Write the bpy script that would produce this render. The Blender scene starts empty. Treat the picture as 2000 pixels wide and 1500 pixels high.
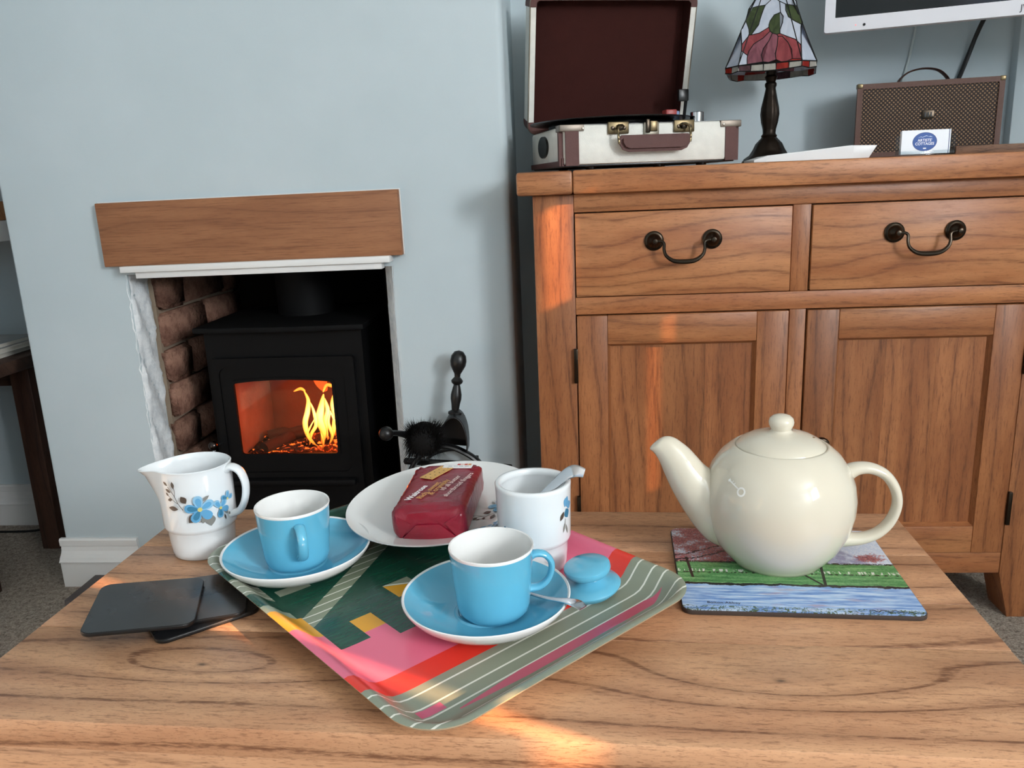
import bpy, bmesh, math, random
from mathutils import Vector, Matrix, Euler
random.seed(7)
R_ = math.radians
scene = bpy.context.scene
col = scene.collection

# ------------------------------------------------------------------ camera
H = 0.81
def cam_axes(p, r, y):
    fwd = Vector((math.sin(y)*math.cos(p), math.cos(y)*math.cos(p), -math.sin(p)))
    right = Vector((math.cos(y), -math.sin(y), 0)); down = fwd.cross(right)
    c, s = math.cos(r), math.sin(r)
    return c*right+s*down, -s*right+c*down, fwd
r_, d_, f_ = cam_axes(R_(13.909), R_(2.367), R_(-4.814))
cam = bpy.data.cameras.new('camera'); cam_o = bpy.data.objects.new('camera', cam); col.objects.link(cam_o)
cam.sensor_fit = 'HORIZONTAL'; cam.sensor_width = 36; cam.lens = 1568.9/2000*36; cam.clip_start = .02
m3 = Matrix((r_, -d_, -f_)).transposed()
cam_o.matrix_world = Matrix.Translation((0, 0, H)) @ m3.to_4x4()
scene.camera = cam_o

# ------------------------------------------------------------------ light
world = bpy.data.worlds.new('world'); scene.world = world; world.use_nodes = True
bgn = world.node_tree.nodes['Background']
bgn.inputs['Color'].default_value = (.62, .76, 1.0, 1); bgn.inputs['Strength'].default_value = .9
SUN_EL = R_(22); SUN_AZ = R_(64.2)
sun = bpy.data.lights.new('sun_offscreen', 'SUN'); sun.energy = 10; sun.color = (1, .52, .25); sun.angle = R_(.3)
sun_o = bpy.data.objects.new('sun_offscreen', sun); col.objects.link(sun_o)
sdir = Vector((-math.sin(SUN_AZ)*math.cos(SUN_EL), math.cos(SUN_AZ)*math.cos(SUN_EL), -math.sin(SUN_EL)))
sun_o.rotation_euler = sdir.to_track_quat('-Z', 'Y').to_euler(); sun_o.location = (4, -2, 3)
def area(name, loc, aim, sx, sy, e, c):
    l = bpy.data.lights.new(name, 'AREA'); l.shape = 'RECTANGLE'; l.size = sx; l.size_y = sy; l.energy = e; l.color = c
    o = bpy.data.objects.new(name, l); col.objects.link(o); o.location = loc
    o.rotation_euler = Vector(aim).to_track_quat('-Z', 'Z').to_euler(); return o
# daylight entering through the side window, in the plane of its opening
area('window_right_offscreen', (2.205, -1.38, 1.62), (-1, 0, 0), .8, .95, 98, (.965, .985, 1.0))
vs = scene.view_settings
vs.view_transform = 'Standard'; vs.look = 'None'; vs.gamma = 1; vs.use_curve_mapping = False
vs.exposure = 0.57

# ------------------------------------------------------------------ node helpers
def lin(*c):
    if len(c) == 1: c = c[0]
    return tuple((x/255/12.92 if x/255 <= .04045 else ((x/255+.055)/1.055)**2.4) for x in c)
class G:
    """small wrapper so that patterns can be written as expressions"""
    def __init__(s, nt): s.nt = nt
    def n(s, t, **k):
        nd = s.nt.nodes.new(t)
        for a, b in k.items(): setattr(nd, a, b)
        return nd
    def put(s, sock, v):
        if isinstance(v, X): s.nt.links.new(v.s, sock)
        elif hasattr(v, 'is_output'): s.nt.links.new(v, sock)
        elif isinstance(v, (tuple, list)) and len(v) == 3 and len(sock.default_value) == 4: sock.default_value = (*v, 1)
        else: sock.default_value = v
    def math(s, op, a, b=0., c=None, clamp=False):
        nd = s.n('ShaderNodeMath', operation=op, use_clamp=clamp)
        s.put(nd.inputs[0], a); s.put(nd.inputs[1], b)
        if c is not None: s.put(nd.inputs[2], c)
        return X(s, nd.outputs[0])
    def coord(s, kind='Object'):
        return s.n('ShaderNodeTexCoord').outputs[kind]
    def sep(s, v):
        nd = s.n('ShaderNodeSeparateXYZ'); s.put(nd.inputs[0], v); return [X(s, o) for o in nd.outputs]
    def comb(s, x, y, z):
        nd = s.n('ShaderNodeCombineXYZ')
        for i, v in enumerate((x, y, z)): s.put(nd.inputs[i], v)
        return nd.outputs[0]
    def noise(s, vec, scale=5., detail=3., rough=.5, dist=0., col=False):
        nd = s.n('ShaderNodeTexNoise'); s.put(nd.inputs['Vector'], vec)
        nd.inputs['Scale'].default_value = scale; nd.inputs['Detail'].default_value = detail
        nd.inputs['Roughness'].default_value = rough; nd.inputs['Distortion'].default_value = dist
        return nd.outputs['Color'] if col else X(s, nd.outputs['Fac'])
    def voro(s, vec, scale, feature='F1', rnd=1.):
        nd = s.n('ShaderNodeTexVoronoi', feature=feature); s.put(nd.inputs['Vector'], vec)
        nd.inputs['Scale'].default_value = scale; nd.inputs['Randomness'].default_value = rnd
        return X(s, nd.outputs['Distance'])
    def mix(s, f, a, b):
        nd = s.n('ShaderNodeMix', data_type='RGBA'); s.put(nd.inputs[0], f); s.put(nd.inputs[6], a); s.put(nd.inputs[7], b)
        return nd.outputs[2]
    def ss(s, v, lo, hi):
        nd = s.n('ShaderNodeMapRange', interpolation_type='SMOOTHSTEP'); s.put(nd.inputs[0], v)
        nd.inputs[1].default_value = lo; nd.inputs[2].default_value = hi
        return X(s, nd.outputs[0])
    def ramp(s, v, stops):
        nd = s.n('ShaderNodeValToRGB'); s.put(nd.inputs[0], v); e = nd.color_ramp.elements
        while len(e) < len(stops): e.new(.5)
        for el, (p, c) in zip(e, stops): el.position = p; el.color = (*c, 1)
        return nd.outputs[0]
    def bump(s, h, strength=.3, dist=.002):
        nd = s.n('ShaderNodeBump'); s.put(nd.inputs['Height'], h); nd.inputs['Strength'].default_value = strength
        nd.inputs['Distance'].default_value = dist; return nd.outputs[0]
class X:
    def __init__(s, g, sock): s.g = g; s.s = sock
    def __add__(s, o): return s.g.math('ADD', s, o)
    __radd__ = __add__
    def __sub__(s, o): return s.g.math('SUBTRACT', s, o)
    def __rsub__(s, o): return s.g.math('SUBTRACT', o, s)
    def __mul__(s, o): return s.g.math('MULTIPLY', s, o)
    __rmul__ = __mul__
    def __truediv__(s, o): return s.g.math('DIVIDE', s, o)
    def gt(s, o): return s.g.math('GREATER_THAN', s, o)
    def lt(s, o): return s.g.math('LESS_THAN', s, o)
    def mn(s, o): return s.g.math('MINIMUM', s, o)
    def mx(s, o): return s.g.math('MAXIMUM', s, o)
    def sin(s): return s.g.math('SINE', s)
    def abs(s): return s.g.math('ABSOLUTE', s)
    def exp(s): return s.g.math('POWER', 2.718281828, s)
    def frac(s): return s.g.math('FRACT', s)
    def between(s, a, b): return s.gt(a)*s.lt(b)

MATS = {}
def mat(name, color=(.8, .8, .8), rough=.5, metal=0., spec=.5, coat=0., fn=None, emit=None, estr=0., srgb=True, sheen=0.):
    if name in MATS: return MATS[name]
    m = bpy.data.materials.new(name); m.use_nodes = True; nt = m.node_tree; b = nt.nodes['Principled BSDF']
    c = lin(color) if srgb else color
    b.inputs['Base Color'].default_value = (*c, 1); b.inputs['Roughness'].default_value = rough
    b.inputs['Metallic'].default_value = metal; b.inputs['Specular IOR Level'].default_value = spec
    b.inputs['Coat Weight'].default_value = coat; b.inputs['Coat Roughness'].default_value = .06
    if sheen: b.inputs['Sheen Weight'].default_value = sheen
    if emit: b.inputs['Emission Color'].default_value = (*emit, 1); b.inputs['Emission Strength'].default_value = estr
    if fn: fn(G(nt), b)
    m.diffuse_color = (*c, 1)
    MATS[name] = m; return m

def wood(name, light, mid, dark, axis='X', ring=55., rough=.42, pore=.55, var=.35, knots=(), spec=.4, ringamt=.5, coat=0., slope=(0., 0.), gl=30., gp=330., warpl=1.6, lw=.86):
    light, mid, dark = lin(light), lin(mid), lin(dark)
    def fn(g, b):
        x, y, z = g.sep(g.coord())
        l, p, q = {'X': (x, y, z), 'Y': (y, x, z), 'Z': (z, x, y)}[axis]
        rnd = X(g, g.n('ShaderNodeObjectInfo').outputs['Random'])*7.3
        l2 = l+rnd
        warp = g.noise(g.comb(l2*warpl, p*8+rnd, q*8), 1., 2, .5)
        fld = p+q*.8+(warp-.5)*.10+l*slope[0]
        for kx, kp, a, sx, sp in knots:
            e = (l-kx)*(l-kx)/(sx*sx)+(p-kp)*(p-kp)/(sp*sp)
            fld = fld+(e*-1.).exp()*a
        wv = (fld*ring*6.283).sin()
        line = g.ss(wv, lw, 1.)
        soft = wv*.5+.5
        fine = g.noise(g.comb(l2*gl, p*gp, q*gp), 1., 3, .65)
        fine2 = g.noise(g.comb(l2*gl*3.2, p*gp*2.1, q*gp*2.1), 1., 2, .6)
        big = g.noise(g.comb(l2*3.0, p*16, q*16), 1., 4, .65)
        c = g.mix(g.ss(big, .34, .66), mid, light)
        c = g.mix(soft*ringamt*.35, c, dark)
        c = g.mix(line*ringamt*g.ss(fine, .3, .6), c, dark)
        c = g.mix(g.ss(fine, .50, .72)*pore, c, dark)
        c = g.mix(g.ss(fine2, .56, .70)*pore*.75, c, dark)
        for kx, kp, a, sx, sp in knots:
            e = (l-kx)*(l-kx)/(.0042*.0042)+(p-kp)*(p-kp)/(.0022*.0022)
            c = g.mix((e*-1.).exp()*.85, c, tuple(v*.25 for v in dark))
        hv = g.n('ShaderNodeHueSaturation'); g.put(hv.inputs['Color'], c)
        g.put(hv.inputs['Value'], (X(g, g.n('ShaderNodeObjectInfo').outputs['Random'])-.5)*var+1.)
        g.nt.links.new(hv.outputs[0], b.inputs['Base Color'])
        g.nt.links.new(g.bump(fine*.6+fine2*.4, .12, .0006), b.inputs['Normal'])
        g.put(b.inputs['Roughness'], fine*.2+(rough-.1))
    return mat(name, tuple(light), rough, spec=spec, fn=fn, srgb=False, coat=coat)

# ------------------------------------------------------------------ mesh helpers
def tag(o, label=None, cat=None, group=None, kind=None):
    if label: o['label'] = label
    if cat: o['category'] = cat
    if group: o['group'] = group
    if kind: o['kind'] = kind
    return o
def thing(name, loc=(0, 0, 0), rz=0., label=None, cat=None, group=None, rot=None):
    o = bpy.data.objects.new(name, None); col.objects.link(o); o.empty_display_size = .05
    o.location = loc; o.rotation_euler = rot if rot else (0, 0, rz)
    return tag(o, label, cat, group)
def mesh(name, verts, faces, m, parent=None, smooth=False, mi=None, sharp=35):
    me = bpy.data.meshes.new(name); me.from_pydata([tuple(v) for v in verts], [], faces)
    ms = m if isinstance(m, (list, tuple)) else [m]
    for k in ms: me.materials.append(k)
    if mi: me.polygons.foreach_set('material_index', mi)
    me.validate(); me.update()
    bm = bmesh.new(); bm.from_mesh(me); bmesh.ops.recalc_face_normals(bm, faces=bm.faces); bm.to_mesh(me); bm.free()
    if smooth:
        me.shade_smooth(); me.set_sharp_from_angle(angle=R_(sharp))
    o = bpy.data.objects.new(name, me); col.objects.link(o); o.parent = parent
    return o
def frombm(name, bm, m, parent=None, smooth=False, sharp=35):
    me = bpy.data.meshes.new(name); bmesh.ops.recalc_face_normals(bm, faces=bm.faces); bm.to_mesh(me); bm.free()
    for k in (m if isinstance(m, (list, tuple)) else [m]): me.materials.append(k)
    if smooth: me.shade_smooth(); me.set_sharp_from_angle(angle=R_(sharp))
    o = bpy.data.objects.new(name, me); col.objects.link(o); o.parent = parent
    return o
def box(name, x0, x1, y0, y1, z0, z1, m, parent=None, bev=0., seg=2):
    bm = bmesh.new(); bmesh.ops.create_cube(bm, size=1)
    for v in bm.verts:
        v.co = ((x0+x1)/2+v.co.x*(x1-x0), (y0+y1)/2+v.co.y*(y1-y0), (z0+z1)/2+v.co.z*(z1-z0))
    if bev: bmesh.ops.bevel(bm, geom=bm.edges[:], offset=bev, segments=seg, affect='EDGES', profile=.5)
    return frombm(name, bm, m, parent, smooth=bool(bev), sharp=40)
def prism(name, pts, a0, a1, m, parent=None, axis='Z', bev=0., seg=2, smooth=True):
    """extrude a 2D outline along an axis; pts are the two other coordinates in order"""
    def P(p, a): return {'Z': (p[0], p[1], a), 'Y': (p[0], a, p[1]), 'X': (a, p[0], p[1])}[axis]
    bm = bmesh.new(); lo = [bm.verts.new(P(p, a0)) for p in pts]; hi = [bm.verts.new(P(p, a1)) for p in pts]
    n = len(pts); bm.faces.new(lo); bm.faces.new(hi)
    for i in range(n): bm.faces.new((lo[i], lo[(i+1) % n], hi[(i+1) % n], hi[i]))
    if bev:
        bmesh.ops.recalc_face_normals(bm, faces=bm.faces)
        es = [e for e in bm.edges if all(len(f.verts) == n or n == 4 for f in e.link_faces) or any(len(f.verts) == n and n != 4 for f in e.link_faces)]
        bmesh.ops.bevel(bm, geom=es, offset=bev, segments=seg, affect='EDGES', profile=.5)
    return frombm(name, bm, m, parent, smooth=smooth)
def lathe(name, prof, m, parent=None, seg=48, split=None, loc=(0, 0, 0), fn=None, smooth=True, sharp=40):
    """prof: (radius, height); split: list of material index per profile segment"""
    vs, fs, mi = [], [], []; ring = []
    for r, z in prof:
        if r < 1e-6: ring.append([len(vs)]); vs.append((loc[0], loc[1], loc[2]+z))
        else:
            ring.append(list(range(len(vs), len(vs)+seg)))
            for k in range(seg):
                a = 2*math.pi*k/seg; x, y, zz = r*math.cos(a), r*math.sin(a), z
                if fn: x, y, zz = fn(a, r, z)
                vs.append((loc[0]+x, loc[1]+y, loc[2]+zz))
    for i in range(len(prof)-1):
        A, B = ring[i], ring[i+1]
        for k in range(seg):
            k2 = (k+1) % seg
            if len(A) == 1 and len(B) == 1: break
            if len(A) == 1: f = (A[0], B[k], B[k2])
            elif len(B) == 1: f = (A[k], A[k2], B[0])
            else: f = (A[k], A[k2], B[k2], B[k])
            fs.append(f); mi.append(split[i] if split else 0)
    return mesh(name, vs, fs, m, parent, smooth, mi, sharp)
def catmull(pts, n=8):
    pts = [Vector(p) for p in pts]; out = []
    for i in range(len(pts)-1):
        p0 = pts[max(i-1, 0)]; p1 = pts[i]; p2 = pts[i+1]; p3 = pts[min(i+2, len(pts)-1)]
        for k in range(n):
            t = k/n
            out.append(.5*((2*p1)+(p2-p0)*t+(2*p0-5*p1+4*p2-p3)*t*t+(3*p1-p0-3*p2+p3)*t**3))
    out.append(pts[-1]); return out
def crv(vals, n=8): return [v.x for v in catmull([(v, 0, 0) for v in vals], n)]
def sweep(name, path, ra, m, parent=None, rb=None, up=(0, 0, 1), seg=12, caps=True, smooth=True, closed=False, power=1.):
    """tube with elliptical section along a path: ra across (side), rb along the up direction"""
    path = [Vector(p) for p in path]; n = len(path); up = Vector(up)
    if not isinstance(ra, (list, tuple)): ra = [ra]*n
    rb = ra if rb is None else ([rb]*n if not isinstance(rb, (list, tuple)) else rb)
    vs, fs = [], []
    for i, p in enumerate(path):
        if closed: t = path[(i+1) % n]-path[i-1]
        else: t = path[min(i+1, n-1)]-path[max(i-1, 0)]
        t.normalize(); side = t.cross(up)
        if side.length < 1e-4: side = t.cross(Vector((.3, 1, .1)))
        side.normalize(); u2 = side.cross(t)
        for k in range(seg):
            a = 2*math.pi*k/seg; c, s = math.cos(a), math.sin(a)
            c = math.copysign(abs(c)**power, c); s = math.copysign(abs(s)**power, s)
            vs.append(p+side*c*ra[i]+u2*s*rb[i])
    for i in range(n if closed else n-1):
        j = (i+1) % n
        for k in range(seg):
            k2 = (k+1) % seg; fs.append((i*seg+k, i*seg+k2, j*seg+k2, j*seg+k))
    if caps and not closed:
        fs.append(tuple(range(seg))); fs.append(tuple(range((n-1)*seg, n*seg)))
    return mesh(name, vs, fs, m, parent, smooth)
def rrect(x0, x1, y0, y1, r, n=6):
    out = []
    for cx, cy, a0 in ((x1-r, y1-r, 0), (x0+r, y1-r, 90), (x0+r, y0+r, 180), (x1-r, y0+r, 270)):
        for k in range(n+1):
            a = R_(a0+90*k/n); out.append((cx+r*math.cos(a), cy+r*math.sin(a)))
    return out
def text(name, s, size, m, parent, mw, align='LEFT', extr=.0002, bold=0., sx=1.):
    cu = bpy.data.curves.new(name, 'FONT'); cu.body = s; cu.size = size; cu.align_x = align; cu.extrude = extr; cu.offset = bold; cu.resolution_u = 3
    t = bpy.data.objects.new(name, cu); col.objects.link(t)
    dg = bpy.context.evaluated_depsgraph_get(); me = bpy.data.meshes.new_from_object(t.evaluated_get(dg))
    bpy.data.objects.remove(t); bpy.data.curves.remove(cu)
    me.materials.clear(); me.materials.append(m); me.transform(Matrix.Diagonal((sx, 1, 1, 1))); me.transform(mw)
    o = bpy.data.objects.new(name, me); col.objects.link(o); o.parent = parent; return o
def copy_tree(o, parent=None):
    c = o.copy(); col.objects.link(c); c.parent = parent
    for ch in list(o.children): copy_tree(ch, c)
    return c
def ball(name, c, r, m, parent, seg=20, sz=1.):
    pr = [(r*math.sin(math.pi*k/10), -r*sz*math.cos(math.pi*k/10)) for k in range(11)]
    pr[0] = (0, -r*sz); pr[-1] = (0, r*sz)
    return lathe(name, pr, m, parent, seg, loc=c)
# ------------------------------------------------------------------ the room
def wallfn(c1, c2, bs=.06):
    def fn(g, b):
        o = g.coord()
        n = g.noise(o, 3., 4, .6); n2 = g.noise(o, 45., 4, .6)
        g.nt.links.new(g.mix(g.ss(n, .3, .7), lin(c1), lin(c2)), b.inputs['Base Color'])
        g.nt.links.new(g.bump(n*.7+n2*.5, bs*2, .004), b.inputs['Normal'])
    return fn
paint = mat('duck_egg_paint', (188, 200, 205), .62, spec=.3, fn=wallfn((185, 198, 203), (191, 203, 208)))
ceilm = mat('ceiling_white', (228, 226, 220), .8)
white = mat('white_gloss', (226, 226, 224), .35, fn=wallfn((222, 222, 221), (229, 229, 227)))
def plasfn(g, b):
    o = g.coord(); n = g.noise(o, 60., 5, .65); n2 = g.noise(o, 14., 3, .6)
    g.nt.links.new(g.mix(g.ss(n, .35, .6), lin(212, 218, 222), lin(232, 236, 238)), b.inputs['Base Color'])
    g.nt.links.new(g.bump(n+n2, .6, .003), b.inputs['Normal'])
plaster = mat('rough_plaster', (210, 218, 222), .85, fn=plasfn)
def carpfn(g, b):
    o = g.coord(); n = g.noise(o, 260., 3, .7); n2 = g.noise(o, 90., 3, .6)
    g.nt.links.new(g.ramp(n*.6+n2*.4, [(.34, lin(100, 90, 80)), (.5, lin(172, 160, 147)), (.66, lin(212, 202, 188))]), b.inputs['Base Color'])
    g.nt.links.new(g.bump(n, 1., .006), b.inputs['Normal'])
carpet = mat('carpet_pile', (120, 112, 104), .95, fn=carpfn, spec=.1)
soot = mat('soot', (22, 19, 17), .95, spec=.1, fn=wallfn((17, 15, 14), (32, 27, 24), .3))
def brickfn(g, b):
    o = g.coord(); n = g.noise(o, 30., 4, .65); n2 = g.noise(o, 120., 3, .6)
    c = g.mix(g.ss(n, .3, .65), lin(96, 66, 56), lin(142, 108, 92)); c = g.mix(g.ss(n2, .62, .72)*.8, c, lin(48, 36, 32))
    hv = g.n('ShaderNodeHueSaturation'); g.put(hv.inputs['Color'], c)
    g.put(hv.inputs['Value'], X(g, g.n('ShaderNodeObjectInfo').outputs['Random'])*.5+.7)
    g.nt.links.new(hv.outputs[0], b.inputs['Base Color']); g.nt.links.new(g.bump(n+n2*.5, .8, .005), b.inputs['Normal'])
brickm = mat('old_brick', (140, 105, 90), .95, fn=brickfn, spec=.1)
mortar = mat('lime_mortar', (132, 116, 98), .95, fn=wallfn((112, 98, 82), (146, 130, 112), .5))
slate = mat('hearth_slate', (84, 76, 76), .6, fn=wallfn((76, 70, 70), (98, 90, 88), .3))

YW = 1.53; YB = 1.765; CL = 2.32
tag(box('floor', -1.75, 2.3, -2.0, 2.2, -.05, 0, carpet), 'grey brown twist pile carpet over the whole room floor', 'floor', kind='structure')
tag(box('ceiling', -1.75, 2.3, -2.0, 2.2, CL, CL+.05, ceilm), 'plain white ceiling of the living room', 'ceiling', kind='structure')
tag(box('wall_left', -1.80, -1.30, -2.0, 1.36, 0, CL, paint), 'pale blue wall on the left side, set inward to shade the alcove', 'wall', kind='structure')  # unseen wall, thickened inward to keep daylight off the left alcove
# chimney breast: two piers and the part above the opening
def chimney():
    bm = bmesh.new()
    def pr(pts, z0, z1):
        lo = [bm.verts.new((x, y, z0)) for x, y in pts]; hi = [bm.verts.new((x, y, z1)) for x, y in pts]; n = len(pts)
        bm.faces.new(lo); bm.faces.new(hi)
        for i in range(n): bm.faces.new((lo[i], lo[(i+1) % n], hi[(i+1) % n], hi[i]))
    def arc(cx, cy, r, a0, a1): return [(cx+r*math.cos(R_(a0+(a1-a0)*k/6)), cy+r*math.sin(R_(a0+(a1-a0)*k/6))) for k in range(7)]
    pr([(-.882, 2.05), (-1.114, 2.05)]+arc(-1.108, YW+.006, .006, 180, 270)+[(-.882, YW)], 0, CL)
    pr([(-.351, 2.05), (-.351, YW)]+arc(-.134, YW+.014, .014, 270, 360)+[(-.12, 2.05)], 0, CL)
    pr([(-.882, YW), (-.351, YW), (-.351, 2.05), (-.882, 2.05)], .668, CL)
    return frombm('wall_chimney', bm, paint, smooth=True, sharp=25)
tag(chimney(), 'pale blue chimney breast with the fireplace opening', 'wall', kind='structure')
tag(box('wall_back_right', -.12, .870, YB, YB+.05, 0, CL, paint), 'pale blue alcove wall behind the oak sideboard', 'wall', kind='structure')
tag(box('wall_alcove_right', .868, 1.25, 1.742, YB+.05, 0, CL, paint, bev=.004), 'pale blue shallow pier beside the sideboard alcove', 'wall', kind='structure')
tag(box('wall_return_right', 1.25, 1.30, 1.2, YB+.05, 0, CL, paint), 'pale blue return wall beyond the sideboard', 'wall', kind='structure')
tag(box('wall_back_left', -1.75, -1.114, 1.86, 1.91, 0, CL, paint), 'pale blue shaded alcove wall behind the side table', 'wall', kind='structure')
tag(box('wall_alcove_left', -1.80, -1.75, 1.36, 1.91, 0, CL, paint), 'pale blue end wall of the shaded alcove', 'wall', kind='structure')
tag(box('wall_back_end', 1.30, 2.3, 1.2, 1.25, 0, CL, paint), 'pale blue wall facing the room beyond the sideboard', 'wall', kind='structure')
# rear wall behind the viewer, with an invented unseen window for sky light
def wall_holes(name, along, u0, u1, d0, d1, holes, m):
    bm = bmesh.new()
    def bx(a0, a1, z0, z1):
        b2 = bmesh.ops.create_cube(bm, size=1)['verts']
        for v in b2:
            a = (a0+a1)/2+v.co.x*(a1-a0); d = (d0+d1)/2+v.co.y*(d1-d0); z = (z0+z1)/2+v.co.z*(z1-z0)
            v.co = (a, d, z) if along == 'X' else (d, a, z)
    cur = u0
    for a0, a1, z0, z1 in holes:
        bx(cur, a0, 0, CL); bx(a0, a1, 0, z0); bx(a0, a1, z1, CL); cur = a1
    bx(cur, u1, 0, CL)
    return frombm(name, bm, m)
tag(wall_holes('wall_rear', 'X', -1.30, 2.3, -2.1, -2.0, [(.18, 1.22, 1.35, 2.15)], paint), 'pale blue rear wall with an added window opening for sky light', 'wall', kind='structure')
def window(n, x0, x1, z0, z1, lab):
    w = thing('window_%d' % n, ((x0+x1)/2, -2.0, z0)); tag(w, lab, 'window', kind='structure')
    hw = (x1-x0)/2; hh = z1-z0
    for a in (-hw+.02, hw-.02): box('window_frame', a-.02, a+.02, .0, .045, 0, hh, white, w)
    for a in (.02, hh-.02): box('window_frame', -hw+.04, hw-.04, .0, .045, a-.02, a+.02, white, w)
    k = 3 if hw > .5 else 2
    for i in range(1, k): box('glazing_bar', -hw+2*hw*i/k-.012, -hw+2*hw*i/k+.012, .075, .1, .04, hh-.04, white, w)
    box('glazing_bar', -hw+.04, hw-.04, .075, .1, hh/2-.012, hh/2+.012, white, w)
window(1, .18, 1.22, 1.35, 2.15, 'wide white window added in the unseen rear wall to let sky light in')
# side window with added unseen boards, their gaps cut to shape the sun streaks
tag(wall_holes('wall_right', 'Y', -2.0, 1.2, 2.2, 2.3, [(-1.8, .62, .9, 2.12)], paint), 'pale blue side wall with the window behind the added sun gap boards', 'wall', kind='structure')
w3 = thing('window_2', (2.17, -.165, .7)); tag(w3, 'wide side window with unseen boards added to cut the sun into streaks', 'window', kind='structure')
for yy in (-1.79, -1.38, -.965): box('glazing_bar', -.07, -.045, yy+.165-.014, yy+.165+.014, .42, 1.42, white, w3)
for zz_ in (.44, .92, 1.405): box('glazing_bar', -.07, -.045, -1.79+.165, -.965+.165, zz_-.014, zz_+.014, white, w3)
board_mat = mat('gap_board_paint', (214, 212, 204), .6)
def gap_board(y0, y1, z0=.86, z1=2.1):
    box('sun_gap_board', -.015, .0, y0+.165, y1+.165, z0-.7, z1-.7, board_mat, w3)
def gap_for(x, y): return y-(2.16-x)/math.tan(SUN_AZ)
gA, gB, gC = gap_for(-.0165, .4746), gap_for(.150, 1.397), gap_for(-.036, 1.397)   # streaks on the table, the cupboard door and its post
box('sill_board', -.03, .0, -.95+.165, .68+.165, .0, .2, white, w3)
gap_board(-.95, gA-.0125)
gap_board(gA+.0125, gC-.015); gap_board(gA-.0125, gA+.0125, .86, 1.31); gap_board(gA-.0125, gA+.0125, 1.69, 2.1)
gap_board(gC+.015, gB-.006); gap_board(gC-.015, gC+.015, .86, 1.585); gap_board(gC-.015, gC+.015, 1.76, 2.1)
gap_board(gB+.006, .68); gap_board(gB-.006, gB+.006, .86, 1.16); gap_board(gB-.006, gB+.006, 1.48, 2.1)

# fireplace inside
fp = thing('wall_fireplace', (-.61, 1.75, 0)); tag(fp, 'sooty brick lining inside the fireplace opening', 'fireplace lining', kind='structure')
def fpx(name, x0, x1, y0, y1, z0, z1, m, bev=0): return box(name, x0+.61, x1+.61, y0-1.75, y1-1.75, z0, z1, m, fp, bev)
fpx('side_backing', -.882, -.872, 1.602, 2.0, .03, .668, mortar)
fpx('back_backing', -.872, -.372, 1.99, 2.0, .03, .668, soot)
fpx('side_lining', -.376, -.370, 1.572, 2.0, .03, .668, soot)
def brick_mesh(L, Hh, D, seed):
    rr = random.Random(seed); bm = bmesh.new(); bmesh.ops.create_cube(bm, size=1)
    for v in bm.verts: v.co = (v.co.x*D, v.co.y*L, v.co.z*Hh)
    bmesh.ops.bevel(bm, geom=bm.edges[:], offset=.006, segments=2, affect='EDGES')
    for v in bm.verts: v.co += Vector((rr.uniform(-.0025, .0025), rr.uniform(-.003, .003), rr.uniform(-.003, .003)))
    me = bpy.data.meshes.new('brick'); bm.to_mesh(me); bm.free(); me.shade_smooth(); me.materials.append(brickm); return me
bms = [brick_mesh(.194, .069, .03, s) for s in range(4)]+[brick_mesh(.096, .069, .03, s+9) for s in range(2)]
def put_brick(k, loc, rz=0):
    o = bpy.data.objects.new('brick', bms[k]); col.objects.link(o); o.parent = fp
    o.location = (loc[0]+.61, loc[1]-1.75, loc[2]); o.rotation_euler = (0, 0, rz)
for i in range(8):
    zc = .075+i*.078
    if i % 2:
        put_brick(4+i % 2, (-.867+random.uniform(-.004, .004), 1.652, zc)); put_brick(i % 4, (-.867, 1.802, zc)); put_brick(4, (-.867, 1.95, zc))
    else:
        put_brick(i % 4, (-.867+random.uniform(-.004, .004), 1.70, zc)); put_brick((i+1) % 4, (-.867, 1.897, zc))
def plaster_edge():
    vs, fs = [], []; nz, ns = 60, 12
    for j in range(nz+1):
        z = .028+.64*j/nz
        for i in range(ns+1):
            s = i/ns
            y = 1.5285+.074*s+random.uniform(-.0012, .0012)
            x = -.878+random.uniform(-.0022, .0022)+.003*math.sin(j*.5+i*.7)
            if i == 0: x = -.885+random.uniform(-.0025, .0025); y = 1.529
            if i == ns: y += random.uniform(-.004, .004); x -= .004
            vs.append((x, y, z))
    for j in range(nz):
        for i in range(ns):
            a = j*(ns+1)+i; fs.append((a, a+1, a+ns+2, a+ns+1))
    return mesh('trim_1', vs, fs, plaster, None, True, sharp=80)
tag(plaster_edge(), 'rough white plaster edge down the brick side of the fireplace', 'plaster', kind='structure')
def plaster_edge2():
    vs, fs = [], []; nz = 40
    for j in range(nz+1):
        z = .028+.64*j/nz; e = random.uniform(-.0015, .0015)
        vs += [(-.3735, 1.575, z), (-.372, 1.565, z), (-.370+e, 1.560, z), (-.3605+e, 1.5450, z), (-.3515+e, 1.5305, z), (-.3495+e, 1.5293, z)]
    for j in range(nz):
        for i in range(5): a = j*6+i; fs.append((a, a+1, a+7, a+6))
    return mesh('trim_2', vs, fs, plaster, None, True, sharp=80)
tag(plaster_edge2(), 'chamfered plaster edge of the opening nearest the fire tools', 'plaster', kind='structure')
tag(box('hearth_slab', -1.05, -.14, 1.404, 1.995, .0, .028, slate, bev=.003), 'dark slate hearth slab under the stove', 'hearth', kind='structure')

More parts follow.
